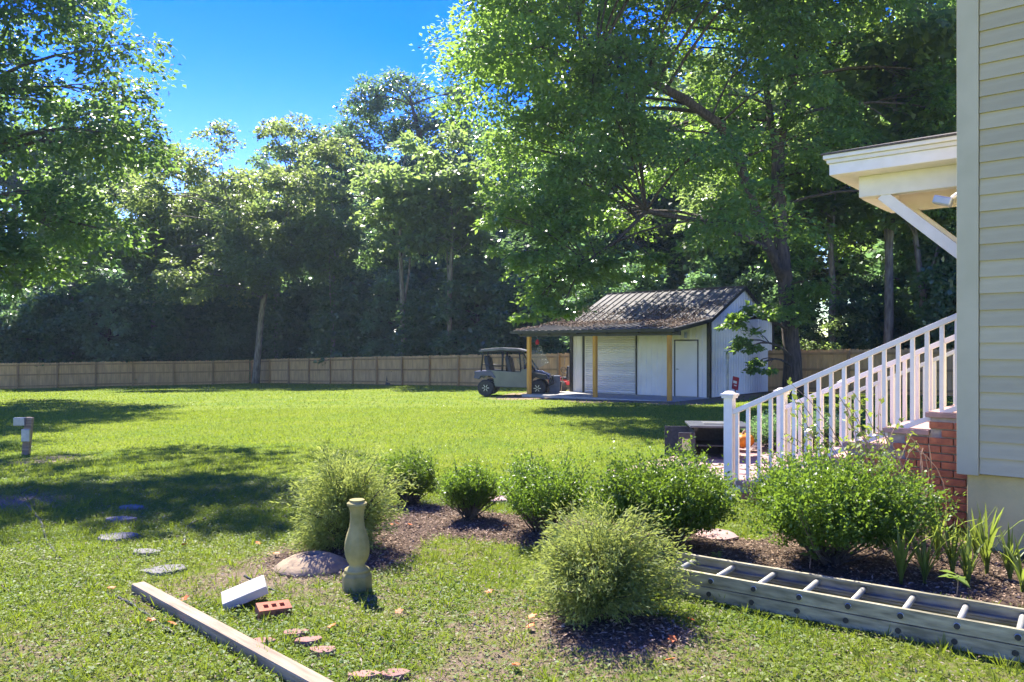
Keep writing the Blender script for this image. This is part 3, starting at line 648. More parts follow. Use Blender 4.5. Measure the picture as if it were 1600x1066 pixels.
for i_, (x_, y_) in enumerate(along(9, 7.5, 1.5)): place(T[(i_ * 2 + (i_ // 3)) % 3], x_, y_, random.uniform(.5, .64) if x_ < 2 else random.uniform(.7, .9), random.uniform(0, 6.28))
for i_, (x_, y_) in enumerate(along(15, 6.0, 2)): place(T[(i_ + 1) % 3], x_, y_, random.uniform(.7, .85) if x_ < 0 else random.uniform(1.0, 1.2), random.uniform(0, 6.28))
for i_, (x_, y_) in enumerate(along(23, 6.5, 3)): place(T[i_ % 3], x_, y_, random.uniform(.95, 1.1) if -30 < x_ < -4 else random.uniform(1.1, 1.3), random.uniform(0, 6.28))
for i_, (x_, y_) in enumerate([(-17, 75), (-20.5, 70), (-13, 73), (-24.5, 71), (-15, 68), (-22, 78), (-27, 69), (-31, 66), (-10, 70), (-17, 82), (-26, 80), (-9, 78)]): place(T[i_ % 3], x_, y_, .75 + .04 * (y_ - 66) * .7, random.uniform(0, 6.28))
for i_, (x_, y_) in enumerate([(-19.5, 62), (-16, 60.5), (-22.5, 60.5), (-18, 66), (-13.2, 60)]): place(U[i_ % 2], x_, y_, random.uniform(.95, 1.3), random.uniform(0, 6.28))
GP = 'slender bare trunked trees just behind the fence'
r = np.random.default_rng(52); lob = gen_lobes(r, 26, (.6, 0, 10.5), (2.6, 2.6, 3.6), (.7, 1.3), hollow=.2)
sl_ = tree('slender_tree', 'slender tree with a long bare grey trunk just behind the fence', (0, 0, 0), [([(0, 0, -.3), (.15, .05, 2.5), (.25, 0, 5), (.6, .1, 8), (.5, 0, 12)], [.19, .16, .14, .1, .04]), ([(.22, 0, 4.2), (-.3, .1, 6.5), (-.8, 0, 9)], [.09, .07, .03])], lob, 34, .36, M['leaf_pale'], M['barkgrey'], 52, GP, sprays=9, limb=.05, twigs=2)
for px, Yd, s_ in ((112, 56, 1.1), (236, 57.5, 1.0), (322, 59.5, .9), (345, 60, 1.05), (432, 58, 1.0), (520, 52, .9), (632, 48.5, 1.05), (1302, 33, .95), (1384, 31.5, 1.1), (1450, 31, .9), (700, 47, 1.0)): tag(place(sl_, (px - 800) / F * Yd, Yd, s_, random.uniform(0, 6.28)), 'slender grey trunked tree standing behind the fence beyond the stair railing' if px > 1250 else 'slender tree with a long bare grey trunk behind the fence along the open lawn')
# pale bush behind the fence by the shade tree
r = np.random.default_rng(61); lob = gen_lobes(r, 20, (0, 0, 1.7), (1.8, 1.5, 1.3), (.45, .75), hollow=.4)
tree('pale_bush', 'pale leaved bush showing above the fence beside the shade tree trunk', on(13.3, 32.8), [([(0, 0, -.2), (0, .1, 1), (.1, 0, 2)], [.08, .06, .03])], lob, 40, .13, M['leaf_pale'], M['bark'], 61, sprays=16)['category'] = 'bush'

# ------------------------------------------------------------------ shrubs
def stem_shrub(name, label, cat, base, rx, rz_, n_tw, per, size, lm, seed, kind='box', group=None):
    r = np.random.default_rng(seed); t = thing(name, label, cat, base, r.uniform(0, 6.28), group)
    d = norm(r.normal(0, 1, (n_tw, 3)) * (1, 1, .8)); d[:, 2] = np.where(d[:, 2] < (-.25 if kind == 'box' else -.75), -d[:, 2] * .6, d[:, 2])
    la = 1.45 if kind == 'box' else 2.3
    lump = 1 + la * .13 * np.sin(3 * np.arctan2(d[:, 1], d[:, 0]) + seed) + la * .1 * np.sin(5 * d[:, 2] + 2 * d[:, 0] * 3 + seed * 2) + r.normal(0, .07 * la, n_tw)
    rr = r.uniform(.55, 1.0, n_tw) ** .5 * lump
    ctr = rz_ * (.56 if kind == 'box' else .44); T_ = np.stack([d[:, 0] * rr * rx, d[:, 1] * rr * rx, ctr + d[:, 2] * rr * (rz_ - ctr)], 1)
    T_[:, 2] = np.maximum(T_[:, 2], .06 + .1 * r.random(n_tw))
    B_ = r.normal(0, .035, (n_tw, 3)) * (1, 1, 0); Cc = B_ * .3 + T_ * np.array((.45, .45, .25)) if kind == 'box' else T_ * np.array((.35, .35, .75))
    q = MB()
    for k in r.choice(n_tw, min(n_tw, 90), replace=False):
        pts = [tuple((1 - s) ** 2 * B_[k] + 2 * s * (1 - s) * Cc[k] + s * s * T_[k]) for s in (0, .33, .66, 1)]
        q.tube(pts, [.009, .006, .004, .002], 4, False)
    q.build('stems', M['bark'], t)
    s = r.uniform(.62 if kind == 'box' else .55, 1.03, (n_tw, per)); Pk = lambda a: a[:, None, :]
    C = (1 - s)[..., None] ** 2 * Pk(B_) + (2 * s * (1 - s))[..., None] * Pk(Cc) + (s * s)[..., None] * Pk(T_)
    dr = norm(T_ - Cc)[:, None, :] + np.zeros((1, per, 1))
    C = C.reshape(-1, 3) + r.normal(0, .017 if kind == 'box' else .026, (n_tw * per, 3)); dr = dr.reshape(-1, 3); k = len(C)
    if kind == 'box': D = dr * .7 + r.normal(0, .6, (k, 3)); N = r.normal(0, .6, (k, 3)) + (0, 0, .8); L = size * r.uniform(.6, 1.3, k); W = L * .6
    else: D = dr * 1.0 + r.normal(0, .45, (k, 3)) + np.array((0, 0, -.25)); N = r.normal(0, 1, (k, 3)) + (0, 0, .5); L = size * r.uniform(.5, 1.4, k); W = L * .2 + .0015
    ok = C[:, 2] > .01
    link('foliage', leaves('foliage', C[ok], D[ok], N[ok], L[ok], W[ok]), lm, t); return t
def gl(px, py): p = G(px, py); p.z = float(gz(np.array(p.x), np.array(p.y))) - .01; return p
GS = 'clipped boxwood shrubs in the bed'
stem_shrub('boxwood_shrub', 'small rounded boxwood at the lawn end of the bed beside the tall golden cypress', 'shrub', gl(642, 792), .29, .58, 460, 28, .025, M['box'], 1, group=GS)
stem_shrub('boxwood_shrub', 'small vase shaped boxwood standing alone in open mulch', 'shrub', gl(735, 817), .27, .56, 430, 28, .025, M['box'], 2, group=GS)
stem_shrub('boxwood_shrub', 'open branched boxwood with bare stems showing, behind the low golden cypress', 'shrub', gl(850, 838), .42, .7, 600, 26, .025, M['box'], 3, group=GS)
stem_shrub('boxwood_shrub', 'broad boxwood in front of the dark fire table', 'shrub', gl(1040, 862), .52, .76, 1250, 34, .027, M['box'], 4, group=GS)
stem_shrub('boxwood_shrub', 'widest boxwood beside the ladder and below the stair railing', 'shrub', gl(1295, 886), .6, .8, 1600, 36, .027, M['box'], 5, group=GS)
stem_shrub('golden_cypress', 'tall feathery golden cypress behind the stone pedestal', 'shrub', gl(540, 862), .39, .78, 560, 54, .036, M['gold'], 6, 'gold')
stem_shrub('golden_cypress', 'low mounded golden cypress at the end of the ladder', 'shrub', gl(937, 962), .4, .62, 620, 56, .034, M['gold'], 7, 'gold')
for px, py, rx, hh, sd_ in ((1215, 706, .55, .62, 8), (1275, 700, .6, .66, 9)):
    stem_shrub('hedge_shrub', 'dark green hedge shrub beyond the patio behind the railing', 'shrub', G(px, py), rx, hh, 420, 26, .045, M['leaf_dark'], sd_, group='hedge shrubs beyond the patio')
# loose viny shrub and dry twigs at the stair wall
r = np.random.default_rng(77); vs0 = on(3.0, 6.55); t = thing('viny_shrub', 'loose viny shrub with pale leaves scrambling up the stair railing', 'shrub', vs0); q = MB(); Cl = []
for k in range(30):
    e = Vector((r.uniform(-.75, .5), r.uniform(-.15, .3), r.uniform(.5, 1.35))); pts = curve((r.uniform(-.1, .2), 0, 0), e, (r.uniform(-.1, .1), 0, .15), 5); q.tube(pts, [.006, .005, .004, .003, .003, .002], 4, False)
    for s in np.linspace(.35, 1, 12 if k < 20 else 24): i_ = s * 5; a = min(int(i_), 4); Cl.append(np.array(pts[a].lerp(pts[a + 1], i_ - a)) + r.normal(0, .03, 3))
q.build('stems', M['twig'], t); Cl = np.array(Cl); k = len(Cl)
link('foliage', leaves('foliage', Cl, r.normal(0, 1, (k, 3)), r.normal(0, .5, (k, 3)) + (0, 0, 1), r.uniform(.03, .075, k), r.uniform(.02, .045, k)), M['strap'], t)
t = thing('dry_vine', 'tangle of dry reddish vine stems against the orange brick stair wall', 'vine', on(3.28, 6.45)); q = MB()
for k in range(26):
    a = Vector((r.uniform(-.15, .2), r.uniform(-.1, .15), 0)); e = Vector((r.uniform(-.5, .2), r.uniform(-.1, .2), r.uniform(.3, .95))); q.tube(curve(a, e, (r.uniform(-.2, .2), 0, r.uniform(0, .2)), 6), .0045, 4, False)
q.build('stems', M['twig'], t)
# strap leaved plants at the foundation
def strap(label, p, seed, hh=.42, nn=12):
    r = np.random.default_rng(seed); t = thing('daylily_plant', label, 'plant', p, 0, 'strap leaved plants by the foundation')
    lm0 = None
    for k in range(nn):
        q = MB(); a = r.uniform(0, 6.28); L = hh * r.uniform(.6, 1.15); o = r.uniform(.1, .55) * L; w = r.uniform(.008, .014); pts = []
        for s in np.linspace(0, 1, 6): pts.append((math.cos(a) * o * s ** 1.6, math.sin(a) * o * s ** 1.6, L * (s - .35 * s ** 3 * (o / L) * 1.6)))
        sd_ = (-math.sin(a), math.cos(a)); vv = []
        for (x_, y_, z_), ww in zip(pts, (.7, 1, 1, .85, .55, .05)): vv += [(x_ - sd_[0] * w * ww, y_ - sd_[1] * w * ww, z_), (x_, y_, z_ - .004), (x_ + sd_[0] * w * ww, y_ + sd_[1] * w * ww, z_)]
        q.add(vv, [f for j in range(5) for f in ((3 * j, 3 * j + 1, 3 * j + 4, 3 * j + 3), (3 * j + 1, 3 * j + 2, 3 * j + 5, 3 * j + 4))]); q.build('leaf', M['strap'], t, True)
for k, (px, py, hh, lab) in enumerate([(1408, 918, .42, 'tall strap leaved plant beside the widest boxwood'), (1445, 918, .4, 'strap leaved plant with dark blades next to the ladder'), (1488, 905, .46, 'spreading yellow green strap leaved plant below the dry vines'), (1512, 925, .36, 'pale strap leaved plant at the house corner'),
        (1542, 905, .48, 'upright strap leaved plant with one tall curved blade against the foundation'), (1578, 915, .36, 'strap leaved plant against the painted foundation'), (1598, 935, .34, 'low broad bladed plant at the edge of the ladder by the house'), (1465, 880, .5, 'arching strap leaved plant in front of the brick stair wall'), (1525, 880, .4, 'strap leaved plant squeezed against the corner of the foundation')]):
    strap(lab, gl(px, py), 100 + k, hh * 1.1, 20)
def seedling(label, p, seed, s=.1, nn=9):
    r = np.random.default_rng(seed); t = thing('seedling', label, 'seedling', p); q = MB().tube([(0, 0, 0), (.01, 0, s * .9)], .003, 4); q.build('stem', M['twig'], t)
    a = r.uniform(0, 6.28, nn); C = np.stack([np.zeros(nn), np.zeros(nn), s * r.uniform(.6, 1, nn)], 1); D = np.stack([np.cos(a), np.sin(a), r.uniform(-.3, .3, nn)], 1)
    link('foliage', leaves('foliage', C, D, np.tile((0, 0, 1.), (nn, 1)), np.full(nn, s * .8), np.full(nn, s * .4)), M['weed'], t)
seedling('leafy seedling growing up between the ladder rungs near the house', gl(1495, 958) + Vector((0, 0, .1)), 3, .13); seedling('small weed growing between the middle rungs of the ladder', gl(1265, 905) + Vector((0, 0, .06)), 4, .1); seedling('tiny seedling near the shrub end of the ladder', gl(1120, 890) + Vector((0, 0, .04)), 5, .07)

# ------------------------------------------------------------------ ladder
A0 = Vector((.92, 5.16, 0)); A1 = Vector((3.1, 3.57, 0)); u = (A1 - A0).normalized(); nb = Vector((-u.y, u.x, 0)); 
lad = thing('extension_ladder', 'weathered aluminium extension ladder lying on the ground beside the boxwood', 'ladder', (A0.x, A0.y, .015), math.atan2(u.y, u.x)); LL = (A1 - A0).length
def rail_mb(z0):
    q = MB(); h = .078; prof = [(0, 0), (.028, 0), (.028, .012), (.008, .018), (.008, h - .018), (.028, h - .012), (.028, h), (0, h)]
    return q.add([(0, y_, z0 + z_) for y_, z_ in prof] + [(LL, y_, z0 + z_) for y_, z_ in prof], [tuple(range(8)), tuple(range(15, 7, -1))] + [(i_, i_ + 8, (i_ + 1) % 8 + 8, (i_ + 1) % 8) for i_ in range(8)])
for z0, inset in ((.0, .0), (.083, .004)):
    a = rail_mb(z0).build('side_rail', M['alu'], lad); a.location = (0, inset, 0)
    c = a.copy(); COL.objects.link(c); c.parent = lad; c.scale = (1, -1, 1); c.location = (0, .41 - inset, 0)
rg = MB().tube([(0, .0, 0), (0, .41, 0)], .017, 10).build('rung', M['alurung'], lad, True); cp = MB().tube([(0, -.006, 0), (0, .004, 0)], .0155, 12).build('rung_end', M['black'], lad)
k = 0
for row, z_ in ((0, .04), (1, .122)):
    for i_ in range(10):
        xx = .13 + i_ * .27 + (-.012 if row == 0 else 0)
        if xx > LL: continue
        for src in (rg, cp):
            o = src if k == 0 else src.copy()
            if k: COL.objects.link(o); o.parent = lad
            o.location = (xx, 0, z_)
        k += 1

# ------------------------------------------------------------------ foreground things
pd = thing('stone_pedestal', 'weathered cast stone baluster pedestal standing in the grass', 'pedestal', gl(555, 925) + Vector((0, .06, 0)))
MB().lathe([(.1, 0), (.1, .11), (.097, .115), (.085, .135)], 8).build('base', M['mossstone'], pd, bevel=.004)
def flute(a, z): return 1 + (.075 * abs(math.cos(5 * a)) if .22 < z < .42 else 0)
MB().lathe([(.085, .135), (.08, .15), (.055, .165), (.052, .185), (.064, .2), (.075, .24), (.079, .28), (.075, .33), (.063, .38), (.05, .43), (.045, .48), (.047, .53), (.055, .56), (.058, .565)], 40, rf=flute).build('shaft', M['mossstone'], pd, True)
MB().lathe([(.06, .565), (.066, .57), (.066, .585), (.055, .592), (.05, .595), (.05, .607)], 28).build('capital', M['mossstone'], pd, bevel=.002)
dm = thing('concrete_dome', 'low stained concrete dome cover with a hole in its top beside the pedestal', 'cover', gl(485, 893) + Vector((0, .05, -.01)))
MB().lathe([(.27, 0), (.265, .025), (.22, .055), (.16, .085), (.1, .105), (.06, .11), (.05, .098), (.045, .07)], 32).build('cover', M['dome'], dm, True)
MB().lathe([(.044, .0712), (.001, .0715)], 12).build('hole', M['black'], dm)  # flat black disc, the shade inside the hole put into its colour
T0, T1 = G(215, 927, .0), Vector((-.55, 3.3, .0)); uu = (T1 - T0).normalized()
tb = MB().box((1.9, 0, .036), (3.8, .085, .072)).build('timber_beam', M['timber'], bevel=.012); tb.location = T0; tb.rotation_euler = (0, .0, math.atan2(uu.y, uu.x)); tag(tb, 'weathered landscape timber lying across the grass', 'timber')
bl = MB().box((0, 0, 0), (.27, .2, .055)).build('concrete_block', M['concrete'], bevel=.008); bl.location = gl(378, 948) + Vector((0, .05, .075)); bl.rotation_euler = (.1, -.32, .35); tag(bl, 'pale concrete slab tilted up on a brick', 'slab')
bq = MB()
def holed(q, L, W, H):
    xs = [-L / 2, -.062, -.034, -.014, .014, .034, .062, L / 2]
    for i_ in range(7):
        a, c = xs[i_], xs[i_ + 1]; hole = i_ in (1, 3, 5)
        if hole: q.box(((a + c) / 2, -W / 2 + .014, 0), (c - a, .028, H)); q.box(((a + c) / 2, W / 2 - .014, 0), (c - a, .028, H)); q.box(((a + c) / 2, 0, -H / 4), (c - a, W - .056, H / 2))
        else: q.box(((a + c) / 2, 0, 0), (c - a, W, H))
holed(bq, .195, .095, .058); lb_ = bq.build('loose_brick', M['brick']); lb_.location = gl(425, 963) + Vector((0, .03, .04)); lb_.rotation_euler = (.25, .05, .55); tag(lb_, 'orange brick with three holes lying beside the pale slab', 'brick')
for k, (px, py, rz, lab) in enumerate([(408, 1008, .1, 'red brick sunk in the grass next to the timber'), (463, 993, .3, 'red brick sunk in the grass, furthest from the timber'), (482, 1006, .2, 'red brick touching another brick in the grass'), (505, 1022, .0, 'pale worn brick fragment sunk in the grass'), (570, 1061, .1, 'red brick at the near edge of the lawn'), (617, 1058, .2, 'larger red brick at the near edge of the lawn')]):
    o = slab(.16, .1, .035, 60 + k, 7).build('sunken_brick', M['redbrick'], bevel=.004); o.location = gl(px, py) + Vector((0, 0, .0)); o.rotation_euler = (0, 0, rz); tag(o, lab, 'brick', 'bricks sunk in the grass')
wp = thing('outlet_post', 'short leaning wooden post with grey outlet boxes standing in the lawn', 'post', G(40, 711), .2)
MB().bar((0, 0, -.05), (.06, 0, .6), .1, .1, (0, 1, 0)).build('post', M['timber'], wp, bevel=.006); MB().box((-.06, -.07, .54), (.16, .08, .13)).build('outlet_box', M['galv'], wp, bevel=.01); MB().box((.03, -.075, .32), (.12, .05, .2)).build('cover_plate', M['galv'], wp, bevel=.01)
def hose(name, label, pix, rad=.012, cat='hose'):
    pts = []
    for (a, c), (d, e) in zip(pix[:-1], pix[1:]):
        for s in np.linspace(0, 1, 5)[:-1]: pts.append(gl(a + (d - a) * s, c + (e - c) * s) + Vector((0, 0, rad + random.uniform(0, .012))))
    tag(MB().tube(pts, rad, 6).build(name, M['black'], None, True), label, cat)
hose('drip_hose', 'black drip hose running down the shaded left side of the lawn', [(30, 775), (48, 763), (60, 768), (42, 790), (62, 812), (75, 850), (100, 885)])
hose('hose_loop', 'short black hose end curling up out of the sunny grass', [(288, 850), (290, 830), (300, 817), (328, 809)]); hose('hose_piece', 'thin black pipe lying in the grass beside the pale slab', [(382, 902), (410, 916), (452, 932)], .008); hose('pipe_piece', 'thin black pipe lying in the bare strip next to the timber', [(170, 930), (200, 945), (240, 970), (285, 1000)], .009)
GO = 'orange fallen leaves'; ol = None
for (px, py) in [(173, 925), (237, 978), (267, 980), (289, 946), (403, 854), (288, 855), (431, 874), (620, 828), (640, 831), (612, 830), (517, 988), (623, 964), (788, 832), (830, 975), (828, 988), (1077, 976), (1046, 1038), (808, 1046), (766, 931), (1563, 1031), (1052, 1010)]:
    if ol is None: ol = o = link('fallen_leaf', leaves('fallen_leaf', np.zeros((5, 3)), np.array([(1, 0, .3), (.5, .8, .2), (.5, -.8, .4), (-.4, .7, .2), (-.5, -.6, .3)]), np.tile((0, 0, 1.), (5, 1)), np.array((.04, .035, .035, .025, .025)), np.full(5, .022)), M['orange'])
    else: o = ol.copy(); COL.objects.link(o)
    o.location = gl(px, py) + Vector((0, 0, .035)); o.rotation_euler = (random.uniform(-.4, .4), random.uniform(-.4, .4), random.uniform(0, 6)); tag(o, 'curled orange fallen leaf lying on the ground', 'leaf', GO)
# dark stumps by the fence
for px, py, w, lab in ((612, 601, .55, 'dark tree stump with broken top in front of the fence'), (367, 596, .35, 'small dark stump at the foot of the leaning lawn tree')):
    t = thing('tree_stump', lab, 'stump', G(px, py)); rr = random.Random(int(px)); q = MB(); q.lathe([(w, 0), (w * .8, .25), (w * .72, .55), (w * .2, .6)], 12, rf=lambda a, z: 1 + .2 * math.sin(3 * a + z * 4)); q.build('stump', M['bark'], t)
    q = MB(); 
    for k in range(5): a = rr.uniform(0, 6.28); q.tube([(0, 0, .4), (math.cos(a) * w * .6, math.sin(a) * w * .6, .7 + rr.uniform(0, .35)), (math.cos(a) * w * 1.3, math.sin(a) * w * 1.3, .8)], [.09, .06, .02], 5)
    q.build('broken_limbs', M['bark'], t)

# ------------------------------------------------------------------ fire table, pumpkin
ft = thing('fire_table', 'dark grey fire table with open door and pale label standing on the patio edge', 'fire table', on(2.8, 11.7), -.12)
MB().box((.22, 0, .25), (.62, .62, .02)).build('floor', M['grey'], ft); MB().box((.0, .3, .24), (1.0, .02, .46)).build('back_panel', M['grey'], ft); MB().box((.5, 0, .24), (.02, .6, .46)).build('side_panel', M['grey'], ft); MB().box((-.12, .0, .24), (.02, .6, .46)).build('side_panel', M['grey'], ft); MB().box((.4, -.3, .24), (.22, .02, .46)).build('front_panel', M['grey'], ft)
dd = MB().box((-.23, -.34, .23), (.24, .02, .42)).build('door', M['grey'], ft, bevel=.004); MB().box((-.24, -.354, .27), (.12, .004, .16)).build('label_plate', M['label'], dd)
tt = MB().box((.24, 0, .53), (.86, .8, .03)).build('table_top', M['tabletop'], ft, bevel=.006); MB().box((.28, 0, .555), (.5, .3, .012)).build('burner_tray', M['chrome'], tt)
for xx, yy in ((-.1, -.3), (.5, -.3), (-.1, .3), (.5, .3)): MB().box((xx, yy, .49), (.05, .05, .06)).build('riser', M['grey'], ft)
pk = thing('pumpkin', 'orange pumpkin sitting beyond the patio behind the white newel post', 'pumpkin', G(1160, 700, .1))
MB().lathe([(.03, .0), (.14, .03), (.19, .1), (.18, .17), (.11, .22), (.02, .21)], 40, rf=lambda a, z: 1 - .09 * abs(math.sin(5 * a))).build('body', M['pumpkin'], pk, True); MB().tube([(0, 0, .19), (.02, 0, .25), (.05, 0, .28)], [.03, .02, .018], 6).build('stalk', M['timber'], pk)

# ------------------------------------------------------------------ side by side vehicle
uv = thing('utility_vehicle', 'olive and navy side-by-side utility vehicle parked next to the shed porch', 'vehicle', on(.08, 31.5), math.radians(-8))
wheel = None
for k, (x_, y_) in enumerate(((-1.02, -.66), (1.02, -.66), (-1.02, .66), (1.02, .66))):
    if wheel is None:
        wheel = link('wheel', None, parent=uv)
        MB().lathe([(.17, -.13), (.31, -.13), (.345, -.09), (.345, .09), (.31, .13), (.2, .13)], 28, rf=lambda a, z: 1 + (.03 * (math.sin(14 * a) > 0) if abs(z) < .1 else 0)).build('tyre', M['rubber'], wheel)
        rim = MB().lathe([(.2, -.1), (.19, -.12), (.06, -.1), (.05, -.13), (.0, -.13)], 20).build('rim', M['black'], wheel)
        q = MB()
        for j in range(6): a = j * math.pi / 3; q.bar((.04 * math.cos(a), .04 * math.sin(a), -.128), (.15 * math.cos(a), .15 * math.sin(a), -.128), .022, .012, (0, 0, 1))
        q.build('spokes', M['chrome'], rim); wh = wheel
    else: wh = copy_tree(wheel, uv)
    wh.location = (x_, y_, .325); wh.scale = (.94, .94, 1); wh.rotation_euler = (-math.pi / 2 if y_ < 0 else math.pi / 2, 0, 0)
MB().box((0, 0, .42), (2.3, .9, .16)).build('chassis', M['black'], uv, bevel=.02)
for s in (-1, 1):
    q = MB(); q.prism([(-.66, .38), (.62, .34), (.7, .6), (.86, 1.02), (.42, 1.08), (.34, .94), (-.1, .97), (-1.0, 1.04), (-.72, .7)], s * .62, s * .72); q.build('side_panel', M['olive'], uv, bevel=.012)
    q = MB(); q.prism([(-1.5, .72), (-1.42, .98), (-.8, 1.0), (-.62, .72), (-.72, .72), (-.84, .8), (-1.2, .8), (-1.3, .66)], s * .45, s * .76); q.build('rear_fender', M['navy'], uv, bevel=.015)
    q = MB(); q.prism([(.68, .62), (.78, .95), (1.35, .86), (1.42, .7), (1.3, .72), (.95, .78)], s * .45, s * .78); q.build('front_fender', M['black'], uv, bevel=.015)
    q = MB(); q.tube([(-1.22, s * .62, .98), (-1.15, s * .6, 1.74), (-.3, s * .61, 1.78), (.4, s * .6, 1.74), (.92, s * .62, 1.0)], .038, 8); q.tube([(-.38, s * .62, .9), (-.36, s * .61, 1.78)], .045, 8); q.tube([(.36, s * .62, .95), (.3, s * .61, 1.74)], .03, 8); q.tube([(-1.18, s * .62, 1.25), (-.38, s * .62, 1.15)], .02, 6); q.build('roll_cage', M['black'], uv, True)
    q = MB(); q.box((1.42, s * .38, .78), (.06, .2, .09)); q.build('headlight', M['glass'], uv)
    for x_ in (-.75, .1):
        q = MB(); q.box((x_, s * .3, .82), (.45, .5, .14)); se = q.build('seat', M['seat'], uv, bevel=.03)
        q = MB(); q.box((x_ - .24, s * .3, 1.18), (.16, .5, .66), Matrix.Rotation(-.2, 3, 'Y')); q.box((x_ - .33, s * .3, 1.52), (.1, .26, .14), Matrix.Rotation(-.2, 3, 'Y')); q.build('backrest', M['seat'], se, bevel=.03)
MB().box((-1.15, 0, .92), (.7, 1.2, .12)).build('cargo_bed', M['navy'], uv, bevel=.02)
q = MB(); q.prism([(.72, .8), (.8, 1.02), (1.1, .98), (1.45, .84), (1.48, .66), (1.2, .66)], -.46, .46); q.build('hood', M['navy'], uv, bevel=.03)
MB().box((1.47, 0, .62), (.1, .8, .24)).build('grille', M['black'], uv, bevel=.02); q = MB(); q.tube([(1.4, -.5, .4), (1.62, -.45, .5), (1.64, 0, .52), (1.62, .45, .5), (1.4, .5, .4)], .03, 7); q.tube([(1.63, -.3, .5), (1.55, -.3, .8), (1.55, .3, .8), (1.63, .3, .5)], .024, 7); q.build('bumper', M['black'], uv, True)
q = MB(); q.prism([(-1.3, 1.74), (-1.22, 1.84), (-.5, 1.91), (.2, 1.88), (.62, 1.78), (.58, 1.74), (.2, 1.79), (-.5, 1.8)], -.7, .7); q.build('roof', M['roofplastic'], uv, bevel=.012)
MB().bar((.58, 0, 1.72), (.93, 0, 1.06), 1.1, .01, (0, 1, 0)).build('windscreen', M['glass'], uv)
q = MB(); ring_ = [(math.cos(a) * .17, math.sin(a) * .17, 0) for a in np.linspace(0, 6.2832, 17)]; q.tube([(.5 + p[0] * .35, -.3 + p[1], 1.15 + p[0]) for p in ring_], .016, 6, False); q.tube([(.5, -.3, 1.15), (.75, -.3, .98)], .02, 6); q.build('steering_wheel', M['black'], uv)
MB().box((.72, 0, 1.0), (.16, 1.1, .16)).build('dashboard', M['black'], uv, bevel=.02)

# ------------------------------------------------------------------ things beside the shed wall
bn = thing('storage_bin', 'grey blue plastic bin standing in front of the vehicle by the shed', 'bin', on(1.7, 31.6)); MB().box((0, 0, .36), (.4, .4, .72), taper=1.15).build('body', M['binblue'], bn, bevel=.02); MB().box((0, 0, .74), (.5, .5, .05)).build('lid', M['binblue'], bn, bevel=.015)
mw = thing('riding_mower', 'red riding mower with black seat parked against the shed side', 'mower', on(2.15, 33.4), 2.2)
MB().box((.35, 0, .5), (.7, .5, .3)).build('hood', M['red'], mw, bevel=.05); MB().box((-.35, 0, .42), (.6, .7, .14)).build('body', M['red'], mw, bevel=.03); q = MB(); q.box((-.35, 0, .62), (.42, .46, .12)); q.box((-.56, 0, .9), (.12, .46, .5), Matrix.Rotation(-.15, 3, 'Y')); q.build('seat', M['seat'], mw, bevel=.04)
for x_, y_, rr in ((-.4, -.42, .26), (-.4, .42, .26), (.55, -.38, .19), (.55, .38, .19)): q = MB(); q.tube([(x_, y_ - .09, rr), (x_, y_ + .09, rr)], rr, 18); q.build('wheel', M['rubber'], mw)
q = MB(); q.tube([(.05, 0, .6), (-.08, 0, .95)], .02, 6); q.tube([(-.08 + math.cos(a) * .05, math.sin(a) * .15, .95 + math.cos(a) * .13) for a in np.linspace(0, 6.28, 13)], .014, 5, False); q.build('steering_wheel', M['black'], mw)
br = thing('long_handled_tool', 'long pale handled yard tool leaning against the shed corner', 'tool', sp(-6.35, -.3, -.1)); MB().tube([(0, 0, 0), (.18, .12, 1.5)], .017, 6).build('handle', M['timber'], br); MB().box((0, 0, .05), (.32, .06, .1)).build('head', M['galv'], br)

# ------------------------------------------------------------------ grass, weeds, mulch chips
def scatter(n_, y0, y1, dens_pow=1.0):
    y_ = np.sqrt(rng.uniform(y0 * y0, y1 * y1, n_)); x_ = rng.uniform(-.72, .72, n_) * y_; return x_, y_
def keep_grass(x_, y_, base=.95):
    p = base - 1.0 * np.clip((mulch_f(x_, y_) - .3) * 2.5, 0, 1) - .75 * np.clip((dirt_f(x_, y_) - .38) * 3, 0, 1)
    sx, sy = shed_xy(x_, y_); p = np.where((sx > -6.8) & (sx < .3) & (sy > -2.8) & (sy < 6), -1, p)
    fx = (x_ + 2.83) * .646 + (y_ - 43.5) * .766; p = np.where((fx > -.3) & (x_ > -18.8), -1, p)
    hx, hy = x_ - HC.x, y_ - HC.y; ha, hb = hx * AR[0] + hy * AR[1], hx * BB[0] + hy * BB[1]; p = np.where((ha > -.05) & (hb > -.05), -1, p); p = np.where((ha > -2.4) & (hb > .8) & (hb < 2.1), -1, p)
    px_, py_ = x_ - 3.55, y_ - 11.1; pa, pb = px_ * AR[0] + py_ * AR[1], px_ * BB[0] + py_ * BB[1]; p = np.where((np.abs(pa) < 1.3) & (np.abs(pb) < 2.1), -1, p)
    return rng.random(len(x_)) < p
def blades(name, label, n_, y0, y1, h, w, m, up=.9, spread=.6, base=.95):
    x_, y_ = scatter(n_, y0, y1); k = keep_grass(x_, y_, base); x_, y_ = x_[k], y_[k]; k = len(x_)
    C = np.stack([x_, y_, gz(x_, y_) - .004], 1); D = rng.normal(0, spread, (k, 3)); D[:, 2] = up * rng.uniform(.3, 1.2, k)
    N = rng.normal(0, 1, (k, 3)) + (0, 0, .3); L = h * rng.uniform(.5, 1.4, k)
    tag(link(name, leaves(name, C, D, N, L, w * rng.uniform(.7, 1.3, k)), m), label, 'grass', kind='stuff')
blades('foreground_grass', 'coarse green grass blades in the near lawn', 150000, 3.2, 9.5, .055, .005, M['grass'])
blades('lawn_grass', 'short mown grass of the open lawn', 170000, 9.5, 24, .05, .012, M['grass'], .9, .5)
blades('far_lawn_grass', 'short grass of the far lawn before the fence', 90000, 24, 57, .06, .03, M['grass'], .9, .5)
